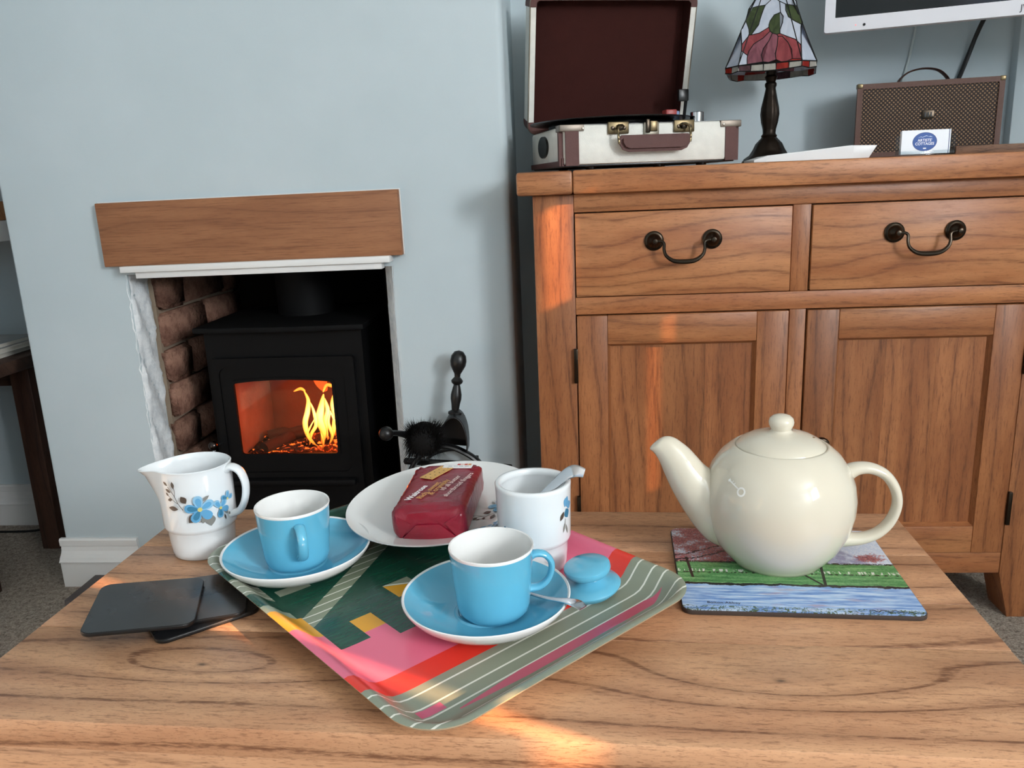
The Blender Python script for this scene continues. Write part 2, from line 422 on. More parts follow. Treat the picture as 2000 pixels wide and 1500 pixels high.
# skirting boards
def skirting(name, x0, x1, yf, lab, rz=0):
    pf = [(0, 0), (0, .057), (-.004, .058), (-.004, .060), (-.002, .062), (.001, .068), (.006, .073), (.010, .080), (.0115, .090), (.008, .092), (.0075, .105), (.010, .1086), (.0166, .1086), (.0166, 0)]
    pf = [(y, z) for y, z in pf]
    vs, fs = [], []; n = len(pf)
    for x, e in ((x0, -1), (x1, 1)):
        for y, z in pf: vs.append((x+e*(-y if False else 0), yf+y, z))
    for i in range(n): fs.append((i, (i+1) % n, n+(i+1) % n, n+i))
    fs += [tuple(range(n)), tuple(range(n, 2*n))]
    return tag(mesh(name, vs, fs, white, None), lab, 'skirting', kind='structure')
skirting('baseboard_chimney', -1.122, -.948, 1.5134, 'white moulded skirting board at the foot of the chimney breast')
skirting('baseboard_left', -1.75, -1.116, 1.843, 'white moulded skirting board in the shaded alcove')
skirting('baseboard_right', -.12, .866, 1.748, 'white moulded skirting board behind the sideboard')

# mantel beam and stepped trim
oakbeam = wood('beam_wood', (156, 106, 72), (140, 92, 61), (96, 58, 38), 'X', ring=40, rough=.62, pore=.5, var=0, ringamt=.3, gl=14, gp=420)
bt = box('mantel_beam', -.2945, .2945, -.0105, .02, -.0606, .0606, oakbeam, bev=.002)
bt.location = (-.6195, 1.5205, .7485); bt.rotation_euler = (0, R_(-.35), 0)
tag(bt, 'plain brown wooden beam above the fireplace', 'mantel beam')
box('caulk_line', -.296, .2965, .004, .009, .0604, .0622, white, bt); box('caulk_line', .2943, .2962, .004, .009, -.060, .0604, white, bt)
t1 = thing('mantel_trim', (-.6115, 1.515, .664), label='white painted two-step moulding under the wooden beam', cat='moulding'); t1.rotation_euler = (0, R_(-.35), 0)
box('upper_step', -.265, .265, -.018, .014, .0125, .0245, white, t1, bev=.001)
box('lower_step', -.239, .247, -.010, .014, 0, .0125, white, t1, bev=.001)

# ------------------------------------------------------------------ wood stove
iron = mat('stove_iron', (10, 10, 11), .62, metal=.0, spec=.14, fn=wallfn((9, 9, 10), (12, 12, 13), .08))
chrome = mat('chrome', (200, 200, 202), .12, metal=1)
firebrick = mat('firebrick', (138, 92, 70), .95, fn=wallfn((92, 56, 42), (150, 100, 76), .5))
sv = thing('wood_stove', (-.602, 1.58, .028), label='black cast iron wood stove burning behind an arched glass door', cat='stove')
ZO = -.028
def ring_plate(name, outer, inner, y0, y1, m, parent, bev=.0):
    n = len(outer); vs = [(x, y0, z) for x, z in outer]+[(x, y0, z) for x, z in inner]+[(x, y1, z) for x, z in outer]+[(x, y1, z) for x, z in inner]
    fs = []
    for i in range(n):
        j = (i+1) % n
        fs += [(i, j, n+j, n+i), (2*n+i, 2*n+j, 3*n+j, 3*n+i), (i, j, 2*n+j, 2*n+i), (n+i, n+j, 3*n+j, 3*n+i)]
    return mesh(name, vs, fs, m, parent, True, sharp=30)
def arch(pts, zt, hw, cx, h): return [(x, z+(h*(1-((x-cx)/hw)**2) if z > zt else 0)) for x, z in pts]
gx0, gx1, gz0, gz1 = -.1115, .0995, .277+ZO, .4345+ZO
glass_o = arch(rrect(gx0, gx1, gz0, gz1, .006, 8), (gz0+gz1)/2, .1055, -.006, .006)
def dense(pts, k=3):
    out = []
    for i in range(len(pts)):
        a, b = pts[i], pts[(i+1) % len(pts)]
        for q in range(k): out.append((a[0]+(b[0]-a[0])*q/k, a[1]+(b[1]-a[1])*q/k))
    return out
def archrect(x0, x1, z0, z1, r, h):
    p = dense(rrect(x0, x1, z0, z1, r, 6), 1)
    # rebuild with extra points on the straight edges so arches stay smooth
    out = []
    for i in range(len(p)):
        a, b = p[i], p[(i+1) % len(p)]; d = math.hypot(b[0]-a[0], b[1]-a[1]); k = 10 if d > .03 else 1
        for q in range(k): out.append((a[0]+(b[0]-a[0])*q/k, a[1]+(b[1]-a[1])*q/k))
    cx = (x0+x1)/2; hw = (x1-x0)/2
    return [(x, z+(h*(1-((x-cx)/hw)**2) if z > (z0+z1)/2 else 0)) for x, z in out]
body_out = archrect(-.165, .166, .07+ZO, .540+ZO, .004, 0)
open_in = archrect(gx0-.006, gx1+.006, gz0-.006, gz1+.006, .006, .006)
ring_plate('front_plate', body_out, open_in, 0, .012, iron, sv)
box('side_panel', -.165, -.153, .012, .27, .07+ZO, .54+ZO, iron, sv); box('side_panel', .154, .166, .012, .27, .07+ZO, .54+ZO, iron, sv)
box('back_panel', -.153, .154, .258, .27, .07+ZO, .54+ZO, iron, sv); box('bottom_panel', -.153, .154, .012, .258, .07+ZO, .082+ZO, iron, sv)
def top_pts():
    f = [(-.180+.355*k/12, -.016-.010*math.sin(math.pi*k/12)) for k in range(13)]
    return f+[(.175, .25), (.11, .30), (-.11, .30), (-.180, .25)]
prism('top_plate', top_pts(), .540+ZO, .552+ZO, iron, sv, bev=.003)
lathe('flue_pipe', [(.062, .0), (.062, .115)], iron, sv, 28, loc=(0, .17, .552+ZO))
for a in (-.13, .13):
    for b in (.03, .23): box('leg', a-.016, a+.016, b-.016, b+.016, 0, .07+ZO, iron, sv)
dr = ring_plate('door', archrect(-.1535, .148, .198+ZO, .486+ZO, .006, 0), archrect(-.138, .126, .238+ZO, .468+ZO, .018, .003), -.012, 0, iron, sv)
ring_plate('door_frame', archrect(-.1375, .1255, .2385+ZO, .4675+ZO, .018, .003), archrect(gx0, gx1, gz0, gz1, .006, .006), -.009, .0, iron, dr)
ring_plate('window_bead', archrect(gx0-.004, gx1+.004, gz0-.004, gz1+.004, .006, .006), archrect(gx0+.0015, gx1-.0015, gz0+.0015, gz1-.0015, .006, .006), -.011, -.006, iron, dr)
def glassfn(g, b):
    nt = g.nt; t = nt.nodes.new('ShaderNodeBsdfTransparent'); t.inputs[0].default_value = (.93, .86, .8, 1)
    gl = nt.nodes.new('ShaderNodeBsdfGlossy'); gl.inputs['Roughness'].default_value = .03
    mx = nt.nodes.new('ShaderNodeMixShader'); mx.inputs[0].default_value = .018
    nt.links.new(t.outputs[0], mx.inputs[1]); nt.links.new(gl.outputs[0], mx.inputs[2]); nt.links.new(mx.outputs[0], nt.nodes['Material Output'].inputs['Surface'])
stglass = mat('stove_glass', (60, 40, 30), .05, fn=glassfn)
mesh('glass_pane', [(x, -.002, z) for x, z in archrect(gx0-.003, gx1+.003, gz0-.003, gz1+.003, .006, .006)]+[(x, .001, z) for x, z in archrect(gx0-.003, gx1+.003, gz0-.003, gz1+.003, .006, .006)],
     [tuple(range(len(body_out))), tuple(range(len(body_out), 2*len(body_out)))]+[(i, (i+1) % len(body_out), len(body_out)+(i+1) % len(body_out), len(body_out)+i) for i in range(len(body_out))], stglass, dr)
box('ash_lip', -.14, .135, -.03, 0, .212+ZO, .226+ZO, iron, sv, bev=.004)
hd = sweep('handle', catmull([(-.150, -.012, .305+ZO), (-.153, -.035, .305+ZO), (-.157, -.045, .290+ZO), (-.163, -.050, .262+ZO)], 5), .0042, chrome, sv, seg=10)
ball('knob', (-.155, -.042, .309+ZO), .0105, mat('handle_ball', (70, 64, 62), .2, metal=1), hd)
# firebox
fb = thing('firebox', (0, .02, 0)); fb.parent = sv
box('side_brick', -.135, -.122, .0, .20, .255+ZO, .47+ZO, firebrick, fb, bev=.002).rotation_euler = (0, 0, 0)
box('side_brick', .118, .131, .0, .20, .255+ZO, .47+ZO, firebrick, fb, bev=.002)
box('back_brick', -.122, .118, .19, .203, .255+ZO, .47+ZO, firebrick, fb, bev=.002)
box('baffle', -.122, .118, .0, .19, .462+ZO, .47+ZO, firebrick, fb)
def emberfn(g, b):
    o = g.coord(); n = g.noise(o, 75., 4, .65)
    g.nt.links.new(g.mix(g.ss(n, .45, .62), lin(22, 14, 11), lin(90, 40, 22)), b.inputs['Base Color'])
    g.nt.links.new(g.bump(n, 1., .006), b.inputs['Normal'])
    b.inputs['Emission Color'].default_value = (1, .16, .02, 1); g.put(b.inputs['Emission Strength'], g.ss(n, .54, .72)*3.)
ember = mat('embers', (30, 18, 14), .95, fn=emberfn)
bark = mat('charred_log', (36, 22, 17), .95, fn=wallfn((26, 16, 12), (62, 36, 24), .6))
def bed():
    vs, fs = [], []; n = 26
    for j in range(13):
        for i in range(n+1):
            x = -.122+.24*i/n; y = .19*j/12
            vs.append((x, y, .262+ZO+random.uniform(0, .007)+.010*math.sin(i*.9)*math.sin(j*.8)*(.4)))
    for j in range(12):
        for i in range(n): a = j*(n+1)+i; fs.append((a, a+1, a+n+2, a+n+1))
    return mesh('ember_bed', vs, fs, ember, fb, True, sharp=180)
bed()
def log(p0, p1, r, seed, m):
    rr = random.Random(seed); p0, p1 = Vector(p0), Vector(p1); pts = [p0.lerp(p1, k/9)+Vector((rr.uniform(-.002, .002),)*3) for k in range(10)]
    return sweep('log', pts, [r*rr.uniform(.9, 1.08) for _ in pts], m, fb, seg=12)
log((-.10, .10, .277+ZO), (.03, .15, .281+ZO), .015, 1, bark)
log((.00, .06, .278+ZO), (.10, .12, .284+ZO), .014, 2, ember)
log((-.085, .03, .273+ZO), (-.05, .12, .275+ZO), .012, 3, bark)
log((.04, .16, .285+ZO), (.105, .10, .295+ZO), .012, 4, ember)
def flamefn(g, b):
    nt = g.nt; x, y, z = g.sep(g.coord()); lw = nt.nodes.new('ShaderNodeLayerWeight'); lw.inputs[0].default_value = .5
    k = 1.-X(g, lw.outputs['Facing']); k = k*k
    h = (z-(.27+ZO))/.165
    hot = g.ramp(h, [(0., (1, .22, .02)), (.2, (1, .46, .06)), (.45, (1, .66, .16)), (.75, (1, .40, .05)), (1., (1, .16, .015))])
    c = g.mix(k, (1, .14, .01), hot)
    amp = g.ramp(h, [(0, (.12,)*3), (.25, (.8,)*3), (.5, (1.,)*3), (.8, (.5,)*3), (1, (.25,)*3)])
    e = nt.nodes.new('ShaderNodeEmission'); nt.links.new(c, e.inputs[0]); g.put(e.inputs[1], X(g, amp)*(k*4.2+.5))
    t = nt.nodes.new('ShaderNodeBsdfTransparent'); mx = nt.nodes.new('ShaderNodeMixShader'); g.put(mx.inputs[0], g.ss(k, .02, .45))
    nt.links.new(t.outputs[0], mx.inputs[1]); nt.links.new(e.outputs[0], mx.inputs[2]); nt.links.new(mx.outputs[0], nt.nodes['Material Output'].inputs['Surface'])
flame = mat('flame', (255, 170, 60), 1, fn=flamefn)
def flame2fn(g, b):
    nt = g.nt; e = nt.nodes.new('ShaderNodeEmission'); e.inputs[0].default_value = (1, .12, .02, 1); e.inputs[1].default_value = 1.1
    t = nt.nodes.new('ShaderNodeBsdfTransparent'); lw = nt.nodes.new('ShaderNodeLayerWeight'); lw.inputs[0].default_value = .4
    mx = nt.nodes.new('ShaderNodeMixShader'); nt.links.new(lw.outputs['Facing'], mx.inputs[0]); nt.links.new(e.outputs[0], mx.inputs[1]); nt.links.new(t.outputs[0], mx.inputs[2])
    nt.links.new(mx.outputs[0], nt.nodes['Material Output'].inputs['Surface'])
flame2 = mat('flame_tip', (255, 90, 40), 1, fn=flame2fn)
def tongue(pts, r, fl=.6, mt=None):
    p = catmull([(a, b, c+ZO) for a, b, c in pts], 6); n = len(p)
    rs = [max(.0006, r*(math.sin(math.pi*min(1, (k/(n-1))*.93+.05))**.8)) for k in range(n)]
    sweep('flame', p, rs, mt or flame, fb, rb=[q*fl for q in rs], up=(0, 1, 0), seg=10)
for pts, r in [([(.028, .035, .276), (.014, .035, .296), (.010, .035, .325), (.018, .035, .352), (.022, .035, .378), (.014, .035, .400)], .0062),
               ([(.014, .04, .276), (.020, .04, .300), (.032, .04, .320), (.030, .04, .350), (.024, .04, .372)], .0044),
               ([(.040, .045, .275), (.046, .045, .302), (.040, .045, .330), (.046, .045, .358), (.054, .045, .388)], .0095),
               ([(.052, .05, .29), (.050, .05, .32), (.058, .05, .35), (.052, .05, .38)], .0060),
               ([(.036, .03, .274), (.022, .03, .284), (.014, .03, .300), (.022, .03, .318), (.036, .03, .340)], .0026),
               ([(.062, .05, .285), (.068, .05, .308), (.074, .05, .338), (.070, .05, .365), (.080, .05, .398)], .0066),
               ([(.100, .04, .280), (.090, .04, .300), (.076, .04, .325), (.066, .04, .352)], .0036),
               ([(.058, .04, .276), (.066, .04, .296), (.060, .04, .325), (.068, .04, .350)], .0040),
               ([(.078, .05, .278), (.074, .05, .300), (.082, .05, .328), (.078, .05, .360), (.086, .05, .395)], .0030),
               ([(.016, .04, .396), (.006, .04, .402), (-.010, .04, .396)], .0036),
               ([(.048, .06, .388), (.058, .06, .404), (.074, .06, .402), (.090, .06, .414)], .0042),
               ([(.070, .06, .428), (.080, .06, .412), (.092, .06, .398)], .0040),
               ([(.045, .03, .268), (.048, .03, .285), (.044, .03, .305)], .0026)]:
    tongue(pts, r)
tongue([(.048, .08, .385), (.038, .08, .412), (.042, .08, .440), (.050, .08, .475)], .0170, .5, flame2)
fl = bpy.data.lights.new('fire_light', 'POINT'); fl.energy = 1.3; fl.color = (1, .13, .02); fl.shadow_soft_size = .03
flo = bpy.data.objects.new('fire_light', fl); col.objects.link(flo); flo.location = (-.602+.05, 1.58+.065, .345)

# ------------------------------------------------------------------ fireside tools
black = mat('black_iron', (17, 17, 18), .38, spec=.5)
def arch_leg(p, w, parent, name):
    return sweep(name, catmull(p, 8), w, black, parent, rb=w*.55, seg=10)
st = thing('fire_tool_stand', (-.255, 1.465, .028), label='black iron arched stand holding the hearth tools beside the stove', cat='tool stand')
arch_leg([(-.105, -.01, .004), (-.10, -.01, .12), (-.07, -.01, .255), (-.02, -.01, .298), (.03, -.01, .290), (.075, -.01, .245), (.110, -.01, .12), (.115, -.01, .004)], .010, st, 'front_arch')
arch_leg([(-.095, .04, .004), (-.09, .04, .11), (-.06, .04, .24), (-.01, .04, .275), (.04, .04, .265), (.075, .04, .22), (.10, .04, .11), (.105, .04, .004)], .006, st, 'rear_arch')
sweep('cross_bar', [(-.09, .035, .255), (-.03, -.012, .268), (.05, -.012, .262), (.12, .03, .24)], .007, black, st, seg=8)
sweep('hook_ring', [(.0+.028*math.cos(a*math.pi/9), -.03, .235+.028*math.sin(a*math.pi/9)) for a in range(18)], .004, black, st, seg=8, up=(0, 1, 0), closed=True)
box('base_plate', -.125, .125, -.03, .055, 0, .008, black, st, bev=.003)
sh = thing('hearth_shovel', (-.246, 1.495, .333), label='black hearth shovel with a turned ball-topped handle', cat='shovel'); sh.rotation_euler = (R_(-6), R_(6), 0)
hnd = lathe('handle', [(0, 0), (.0135, .0), (.0135, .004), (.007, .008), (.0085, .02), (.0105, .03), (.0105, .038), (.0075, .052), (.006, .057), (.0105, .061), (.0115, .065), (.0085, .069), (.0055, .072), (.006, .078), (.010, .085), (.0145, .094), (.0158, .103), (.0142, .113), (.0085, .121), (0, .1235)], black, sh, 24, loc=(.004, -.028, .052))
def pan():
    vs, fs = [], []; n = 16
    for r in range(9):
        t = r/8
        for k in range(n+1):
            a = math.pi*k/n
            hw = .028+.002*t; y = -.012-.05*t
            vs.append((hw*math.cos(a)*1.0+.006, y, -.012+math.sin(a)*.072*(1-.12*t)))
    for r in range(8):
        for k in range(n): q = r*(n+1)+k; fs.append((q, q+1, q+n+2, q+n+1))
    base = len(vs); fs.append(tuple(range(0, n+1)))
    o = mesh('pan', vs, fs, black, sh, True, sharp=50); md = o.modifiers.new('thick', 'SOLIDIFY'); md.thickness = .002; return o
pan()
br = thing('hearth_brush', (-.294, 1.424, .352), label='black bristle hearth brush lying across the tool stand', cat='brush')
sweep('handle', catmull([(-.052, -.035, .024), (-.044, -.02, .02), (-.03, .0, .01), (-.018, .01, .004)], 5), crv([.006, .0055, .007, .009], 5), black, br, seg=10)
ball('handle_knob', (-.057, -.042, .026), .0135, black, br)
hd2 = sweep('brush_head', [(-.024, .004, .008), (-.008, .006, .012), (.024, .006, .012), (.034, .004, .008)], [.006, .012, .012, .008], black, br, seg=12)
bristle = mat('bristles', (14, 13, 13), .8, spec=.2)
def bristles():
    vs, fs = [], []; rr = random.Random(3)
    for k in range(2600):
        u = rr.uniform(-1, 1); w = rr.uniform(-1, 1)
        p = Vector((.004+u*.026, -.002+w*.014, rr.uniform(-.020, .018)))
        a = rr.uniform(0, 2*math.pi)
        d = Vector((u*.5+rr.uniform(-.3, .3), -.35+rr.uniform(-.5, .4), rr.choice((1, 1, 1, -1))*rr.uniform(.4, 1.1))).normalized()
        L = rr.uniform(.02, .034); s = d.cross(Vector((.2, .4, .7))).normalized()*.0006
        b = len(vs); vs += [p-s, p+s, p+d*L*.6+s*.8, p+d*L*.6-s*.8, p+d*L+Vector((0, 0, -.002))]
        fs += [(b, b+1, b+2, b+3), (b+3, b+2, b+4)]
    o = mesh('bristles', vs, fs, bristle, br); o['kind'] = 'stuff'; return o
bristles()
ball('bristle_core', (.004, .004, .0), .033, bristle, br, sz=1.0)
pk = sweep('poker', [(-.196, 1.485, .036), (-.198, 1.484, .2), (-.200, 1.483, .298)], .0038, black, None, seg=8)
tag(pk, 'thin black poker standing upright in the tool stand', 'poker')

# ------------------------------------------------------------------ left alcove
darkw = wood('dark_table_wood', (72, 52, 42), (56, 38, 30), (30, 20, 16), 'X', ring=40, rough=.5, pore=.4, var=.1)
darkz = wood('dark_leg_wood', (84, 58, 46), (62, 40, 32), (34, 22, 18), 'Z', ring=40, rough=.5, pore=.4, var=.1)
tb = thing('side_table', (-1.435, 1.62, 0), label='dark brown wooden side table in the shaded alcove', cat='side table')
box('tabletop', -.30, .217, -.20, .16, .455, .485, darkw, tb, bev=.006)
box('apron', -.27, .18, -.165, -.15, .40, .455, darkw, tb); box('apron', -.27, .18, .115, .13, .40, .455, darkw, tb)
for sx in (-.255, .160):
    for sy in (-.15, .105): prism('leg', [(sx-.024, sy-.024), (sx+.024, sy-.024), (sx+.024, sy+.024), (sx-.024, sy+.024)], 0, .455, darkz, tb, bev=.003)
cov = mat('magazine_cover', (178, 178, 172), .35, fn=wallfn((120, 124, 132), (190, 190, 182)))
cov2 = mat('magazine_cover_pale', (196, 194, 186), .4); pages = mat('magazine_pages', (186, 182, 172), .8)
for i, (dx, rz, m_, lab) in enumerate([(0, 2, cov2, 'pale magazine at the bottom of the pile on the side table'), (.004, -2, cov2, 'pale magazine between two others on the side table'), (-.003, 1, cov, 'patterned grey magazine on top of the pile on the side table')]):
    mg = thing('magazine', (-1.36+dx, 1.63, .4855+i*.0105), R_(rz), lab, 'magazine', 'magazines on the dark side table')
    box('cover', -.10, .10, -.14, .14, .0085, .0095, m_, mg); box('pages', -.099, .099, -.139, .139, .001, .0085, pages, mg); box('cover', -.10, .10, -.14, .14, .0, .001, m_, mg)
wl = wood('shelf_wood', (190, 140, 96), (172, 120, 78), (140, 90, 56), 'X', ring=30, rough=.5)
sf = thing('wall_shelf', (-1.485, 1.70, .735), label='wooden alcove shelf with a white painted bracket below', cat='shelf')
box('board', -.26, .25, -.16, .155, .045, .085, wl, sf, bev=.003); box('bracket', -.26, .247, -.14, .155, .0, .045, white, sf, bev=.002)
lc = sweep('floor_cable', catmull([(-1.20, 1.835, .30), (-1.21, 1.832, .12), (-1.24, 1.825, .05), (-1.36, 1.80, .008), (-1.5, 1.79, .006)], 6), .003, mat('black_cable', (16, 16, 17), .5), None, seg=8)
tag(lc, 'thin black cable trailing to the floor in the alcove', 'cable')
# ------------------------------------------------------------------ oak sideboard
OL, OM, OD = (182, 122, 78), (158, 98, 60), (88, 50, 30)
oakx = wood('oak_across', OL, OM, OD, 'X', ring=34, rough=.40, pore=.5, var=.22, ringamt=.45)
oakz = wood('oak_upright', (164, 106, 66), (138, 84, 50), (80, 44, 26), 'Z', ring=30, rough=.40, pore=.5, var=.24, ringamt=.5)
oakd = wood('oak_drawer', (190, 130, 85), (166, 104, 64), (108, 62, 38), 'X', ring=46, rough=.40, pore=.45, var=.06, ringamt=.6, lw=.80,
            knots=((.20, -.034, .05, .055, .022), (-.12, -.05, .06, .05, .03)))
bronze = mat('dark_bronze', (62, 54, 46), .28, metal=1)
sb = thing('sideboard', (.378, 1.56, 0), label='oak sideboard with two drawers over two panelled cupboard doors', cat='sideboard')
YF = 1.397-1.56
def S(name, x0, x1, y0, y1, z0, z1, m, parent=sb, bev=.0015, **k): return box(name, x0-.378, x1-.378, y0, y1, z0, z1, m, parent, bev)
# top made of boards
Tz0, Tz1 = .7905, .8295
S('top', -.0955, -.0015, -.183, .19, Tz0, Tz1, oakx, bev=.005)
S('top', -.001, .7575, -.183, .19, Tz0, Tz1, oakx, bev=.004)
S('top', .758, .852, -.183, .19, Tz0, Tz1, oakx, bev=.005)
def post(x0, x1, y0, y1, foot):
    prism('post', [(x0-.378, foot[0] if False else .79), (x1-.378, .79), (x1-.378, .088), (x1-.378+foot[1], 0), (x0-.378+foot[0], 0), (x0-.378, .088)], y0, y1, oakz, sb, axis='Y', bev=.002)
post(-.070, -.0005, YF, YF+.07, (0, -.022)); post(.7575, .826, YF, YF+.07, (.022, 0))
post(-.070, -.01, .10, .165, (0, -.02)); post(.766, .826, .10, .165, (.02, 0))
S('top_rail', -.0003, .7573, YF+.001, YF+.03, .7600, .7903, oakx)
S('middle_rail', -.0003, .7573, YF+.001, YF+.03, .5845, .6150, oakx)
S('bottom_rail', -.0003, .7573, YF+.001, YF+.03, .0885, .1290, oakx)
S('middle_post', .3635, .3935, YF+.0015, YF+.03, .6152, .7598, oakz); S('middle_post', .3650, .3925, YF+.0015, YF+.03, .1292, .5843, oakz)
S('side_panel', -.062, -.050, YF+.07, .10, .09, .79, oakz); S('side_panel', .806, .818, YF+.07, .10, .09, .79, oakz)
S('back_panel', -.05, .806, .15, .16, .09, .79, oakz, bev=0); S('bottom_panel', -.05, .806, YF+.03, .15, .095, .11, oakx, bev=0)
S('inner_frame', -.0003, .7573, YF+.031, YF+.036, .129, .760, oakx, bev=0)
def rotx(o): o.rotation_euler = (R_(90), 0, 0); return o
def bail(dw, xc, zc):
    hroot = thing('handle', (xc-.378, YF-.004, zc)); hroot.parent = dw
    for s in (-1, 1):
        rotx(lathe('rosette', [(.0165, 0), (.0165, .002), (.0145, .0035), (.0145, .0045), (.012, .0055), (.0095, .011), (.0055, .0135), (.004, .016), (.0048, .019), (.004, .0225), (0, .0235)], bronze, hroot, 28)).location = (s*.0485, 0, 0)
    p = catmull([(-.0485, -.0175, 0), (-.0385, -.0185, 0), (-.0335, -.0195, -.004), (-.0335, -.021, -.014), (-.030, -.022, -.024), (-.018, -.023, -.0325), (0, -.023, -.0345),
                 (.018, -.023, -.0325), (.030, -.022, -.024), (.0335, -.021, -.014), (.0335, -.0195, -.004), (.0385, -.0185, 0), (.0485, -.0175, 0)], 5)
    n = len(p); rr = [.0026+.0016*math.exp(-((k-n/2)/(n*.13))**2) for k in range(n)]
    sweep('bail', p, rr, bronze, hroot, seg=10, up=(0, 1, 0))
for k, (x0, x1, lab) in enumerate(((0., .3625, None), (.3945, .7565, None))):
    dw = S('drawer', x0+.001, x1-.0005, YF-.003, YF+.018, .6165, .7580, oakd, bev=.0015)
    # object origin at the drawer centre so the grain figure sits in place
    c = Vector(((x0+x1)/2-.378, YF, .687)); dw.data.transform(Matrix.Translation(-c)); dw.location = c
    bail(dw, (x0+x1)/2+(.001 if k == 0 else 0), .7085)
    for h in dw.children: h.location -= c
def door(x0, x1, hinge_left):
    d = thing('door', ((x0+x1)/2-.378, YF, .131)); d.parent = sb; hw = (x1-x0)/2-.001; hh = .4515
    for s in (-1, 1): box('stile', min(s*hw, s*(hw-.053)), max(s*hw, s*(hw-.053)), -.003, .018, 0, hh, oakz, d, bev=.0015)
    box('rail', -hw+.0532, hw-.0532, -.003, .018, hh-.051, hh, oakx, d, bev=.0015); box('rail', -hw+.0532, hw-.0532, -.003, .018, 0, .051, oakx, d, bev=.0015)
    n = 3; w = (hw*2-.1066)/n
    for i in range(n):
        a = -hw+.0533+i*w
        box('panel_board', a+.0001, a+w-.0001, .008, .015, .045, hh-.045, oakz, d, bev=.0)
    mw = .005
    for s in (-1, 1): prism('moulding', [(s*(hw-.0532), -.0015), (s*(hw-.0532-mw), .0078), (s*(hw-.0532), .0078)], .051, hh-.051, oakz, d)
    for z, s in ((.051, 1), (hh-.051, -1)): prism('moulding', [(-.0015, z), (.0078, z+s*mw), (.0078, z)], -hw+.0532, hw-.0532, oakx, d, axis='X')
    hx = -hw-.003 if hinge_left else hw+.003
    for z in (.055, .332):
        box('hinge', hx-.0035, hx+.0035, -.008, .0, z, z+.062, bronze, d, bev=.001)
    rotx(lathe('knob', [(.007, 0), (.0055, .004), (.005, .010), (.009, .014), (.0145, .018), (.0155, .022), (.0135, .026), (.006, .0285), (0, .029)], bronze, d, 28)).location = ((hw-.027) if hinge_left else (-hw+.027), -.003, .215)
door(0., .3640, True); door(.3935, .7565, False)

# ------------------------------------------------------------------ things on the sideboard
ST = .8297
def leather(c, s=900):
    def fn(g, b):
        n = g.voro(g.coord(), s); n2 = g.noise(g.coord(), 40., 2)
        g.nt.links.new(g.mix(n2, lin(c), lin(tuple(v*.86 for v in c))), b.inputs['Base Color']); g.nt.links.new(g.bump(n, .5, .0006), b.inputs['Normal'])
    return fn
cream = mat('cream_vinyl', (240, 238, 228), .42, fn=leather((241, 239, 230)))
brown = mat('brown_vinyl', (92, 54, 50), .62, fn=leather((94, 57, 52)))
lining = mat('brown_lining', (60, 28, 24), .85, spec=.15, fn=leather((62, 29, 25)))
nickel = mat('aged_nickel', (150, 142, 128), .3, metal=1); brass = mat('aged_brass', (112, 98, 74), .34, metal=1)
blackp = mat('black_plastic', (15, 15, 16), .3); vinyl = mat('record_vinyl', (9, 9, 10), .18, spec=.6)
rp = thing('record_player', (-.020, 1.388, ST), R_(15.0), 'cream and brown suitcase record player with its lid open', 'record player')
W, D, Hb = .318, .250, .0725
F0 = .008
box('case', .006, W-.006, 0, D, F0, Hb, cream, rp, bev=.005)
box('bottom_edge', .008, W-.008, .004, D-.002, F0-.003, F0+.001, blackp, rp, bev=.001)
def lowside():
    prism('side_trim', [(.004, F0-.001), (D, F0-.001), (D, F0+.008), (.03, F0+.008), (.004, F0+.012)], .003, .0062, brown, rp, axis='X')
lowside()
capm = mat('dull_nickel', (128, 118, 108), .45, metal=.9)
for x0, x1, s in ((-.001, .040, 0), (W-.036, W+.001, 1)):
    pts = [(0, 0), (.006, 0), (.006, 1)]
    bm = bmesh.new(); bmesh.ops.create_cube(bm, size=1)
    for v in bm.verts: v.co = ((x0+x1)/2+v.co.x*(x1-x0), .012+v.co.y*.028, (F0-.001+Hb-.010)/2+v.co.z*(Hb-.010-F0+.001))
    bmesh.ops.bevel(bm, geom=[e for e in bm.edges if abs(e.verts[0].co.z-e.verts[1].co.z) > .01], offset=.009, segments=4, affect='EDGES')
    frombm('corner', bm, brown, rp, True)
    cap = box('corner_cap', x0-.0004, x1+.0004, -.0024, .027, Hb-.0105, Hb+.0003, capm, rp, bev=.0012)
    rotx(lathe('rivet', [(.0022, 0), (.0018, .001), (0, .0014)], nickel, rp, 12)).location = ((x1-.002) if s == 0 else (x0+.005), -.0027, Hb-.0065)
def oval(hw, hh, n=28): return [(hw*math.cos(2*math.pi*k/n), hh*math.sin(2*math.pi*k/n)) for k in range(n)]
prism('side_speaker', [(.145+a, .044+b) for a, b in oval(.035, .019)], .002, .0065, blackp, rp, axis='X')
for fx, fy in ((.06, .03), (W*.57, .03), (W-.055, .035), (.06, D-.03), (W-.06, D-.03)):
    lathe('foot', [(0, 0), (.008, 0), (.009, .002), (.009, F0), (0, F0)], blackp, rp, 16, loc=(fx, fy, 0))
box('deck', .012, W-.012, .01, D-.01, Hb-.001, Hb+.001, blackp, rp)
lathe('record', [(0, .0125), (.018, .0125), (.0182, .0128), (.045, .0128), (.0455, .0124), (.147, .0122), (.1475, .0112), (.147, .0102), (0, .0102)], [vinyl, mat('record_label', (150, 60, 50), .6)], rp, 72, split=[1, 1, 1, 0, 0, 0, 0, 0], loc=(.128, .128, Hb))
lathe('platter', [(0, .0095), (.112, .0095), (.114, .006), (.112, .001), (0, .001)], blackp, rp, 48, loc=(.128, .128, Hb))
arm = thing('tonearm', (W-.075, D-.055, Hb)); arm.parent = rp
lathe('pivot', [(0, 0), (.016, 0), (.016, .008), (.010, .012), (.010, .026), (0, .027)], blackp, arm, 20)
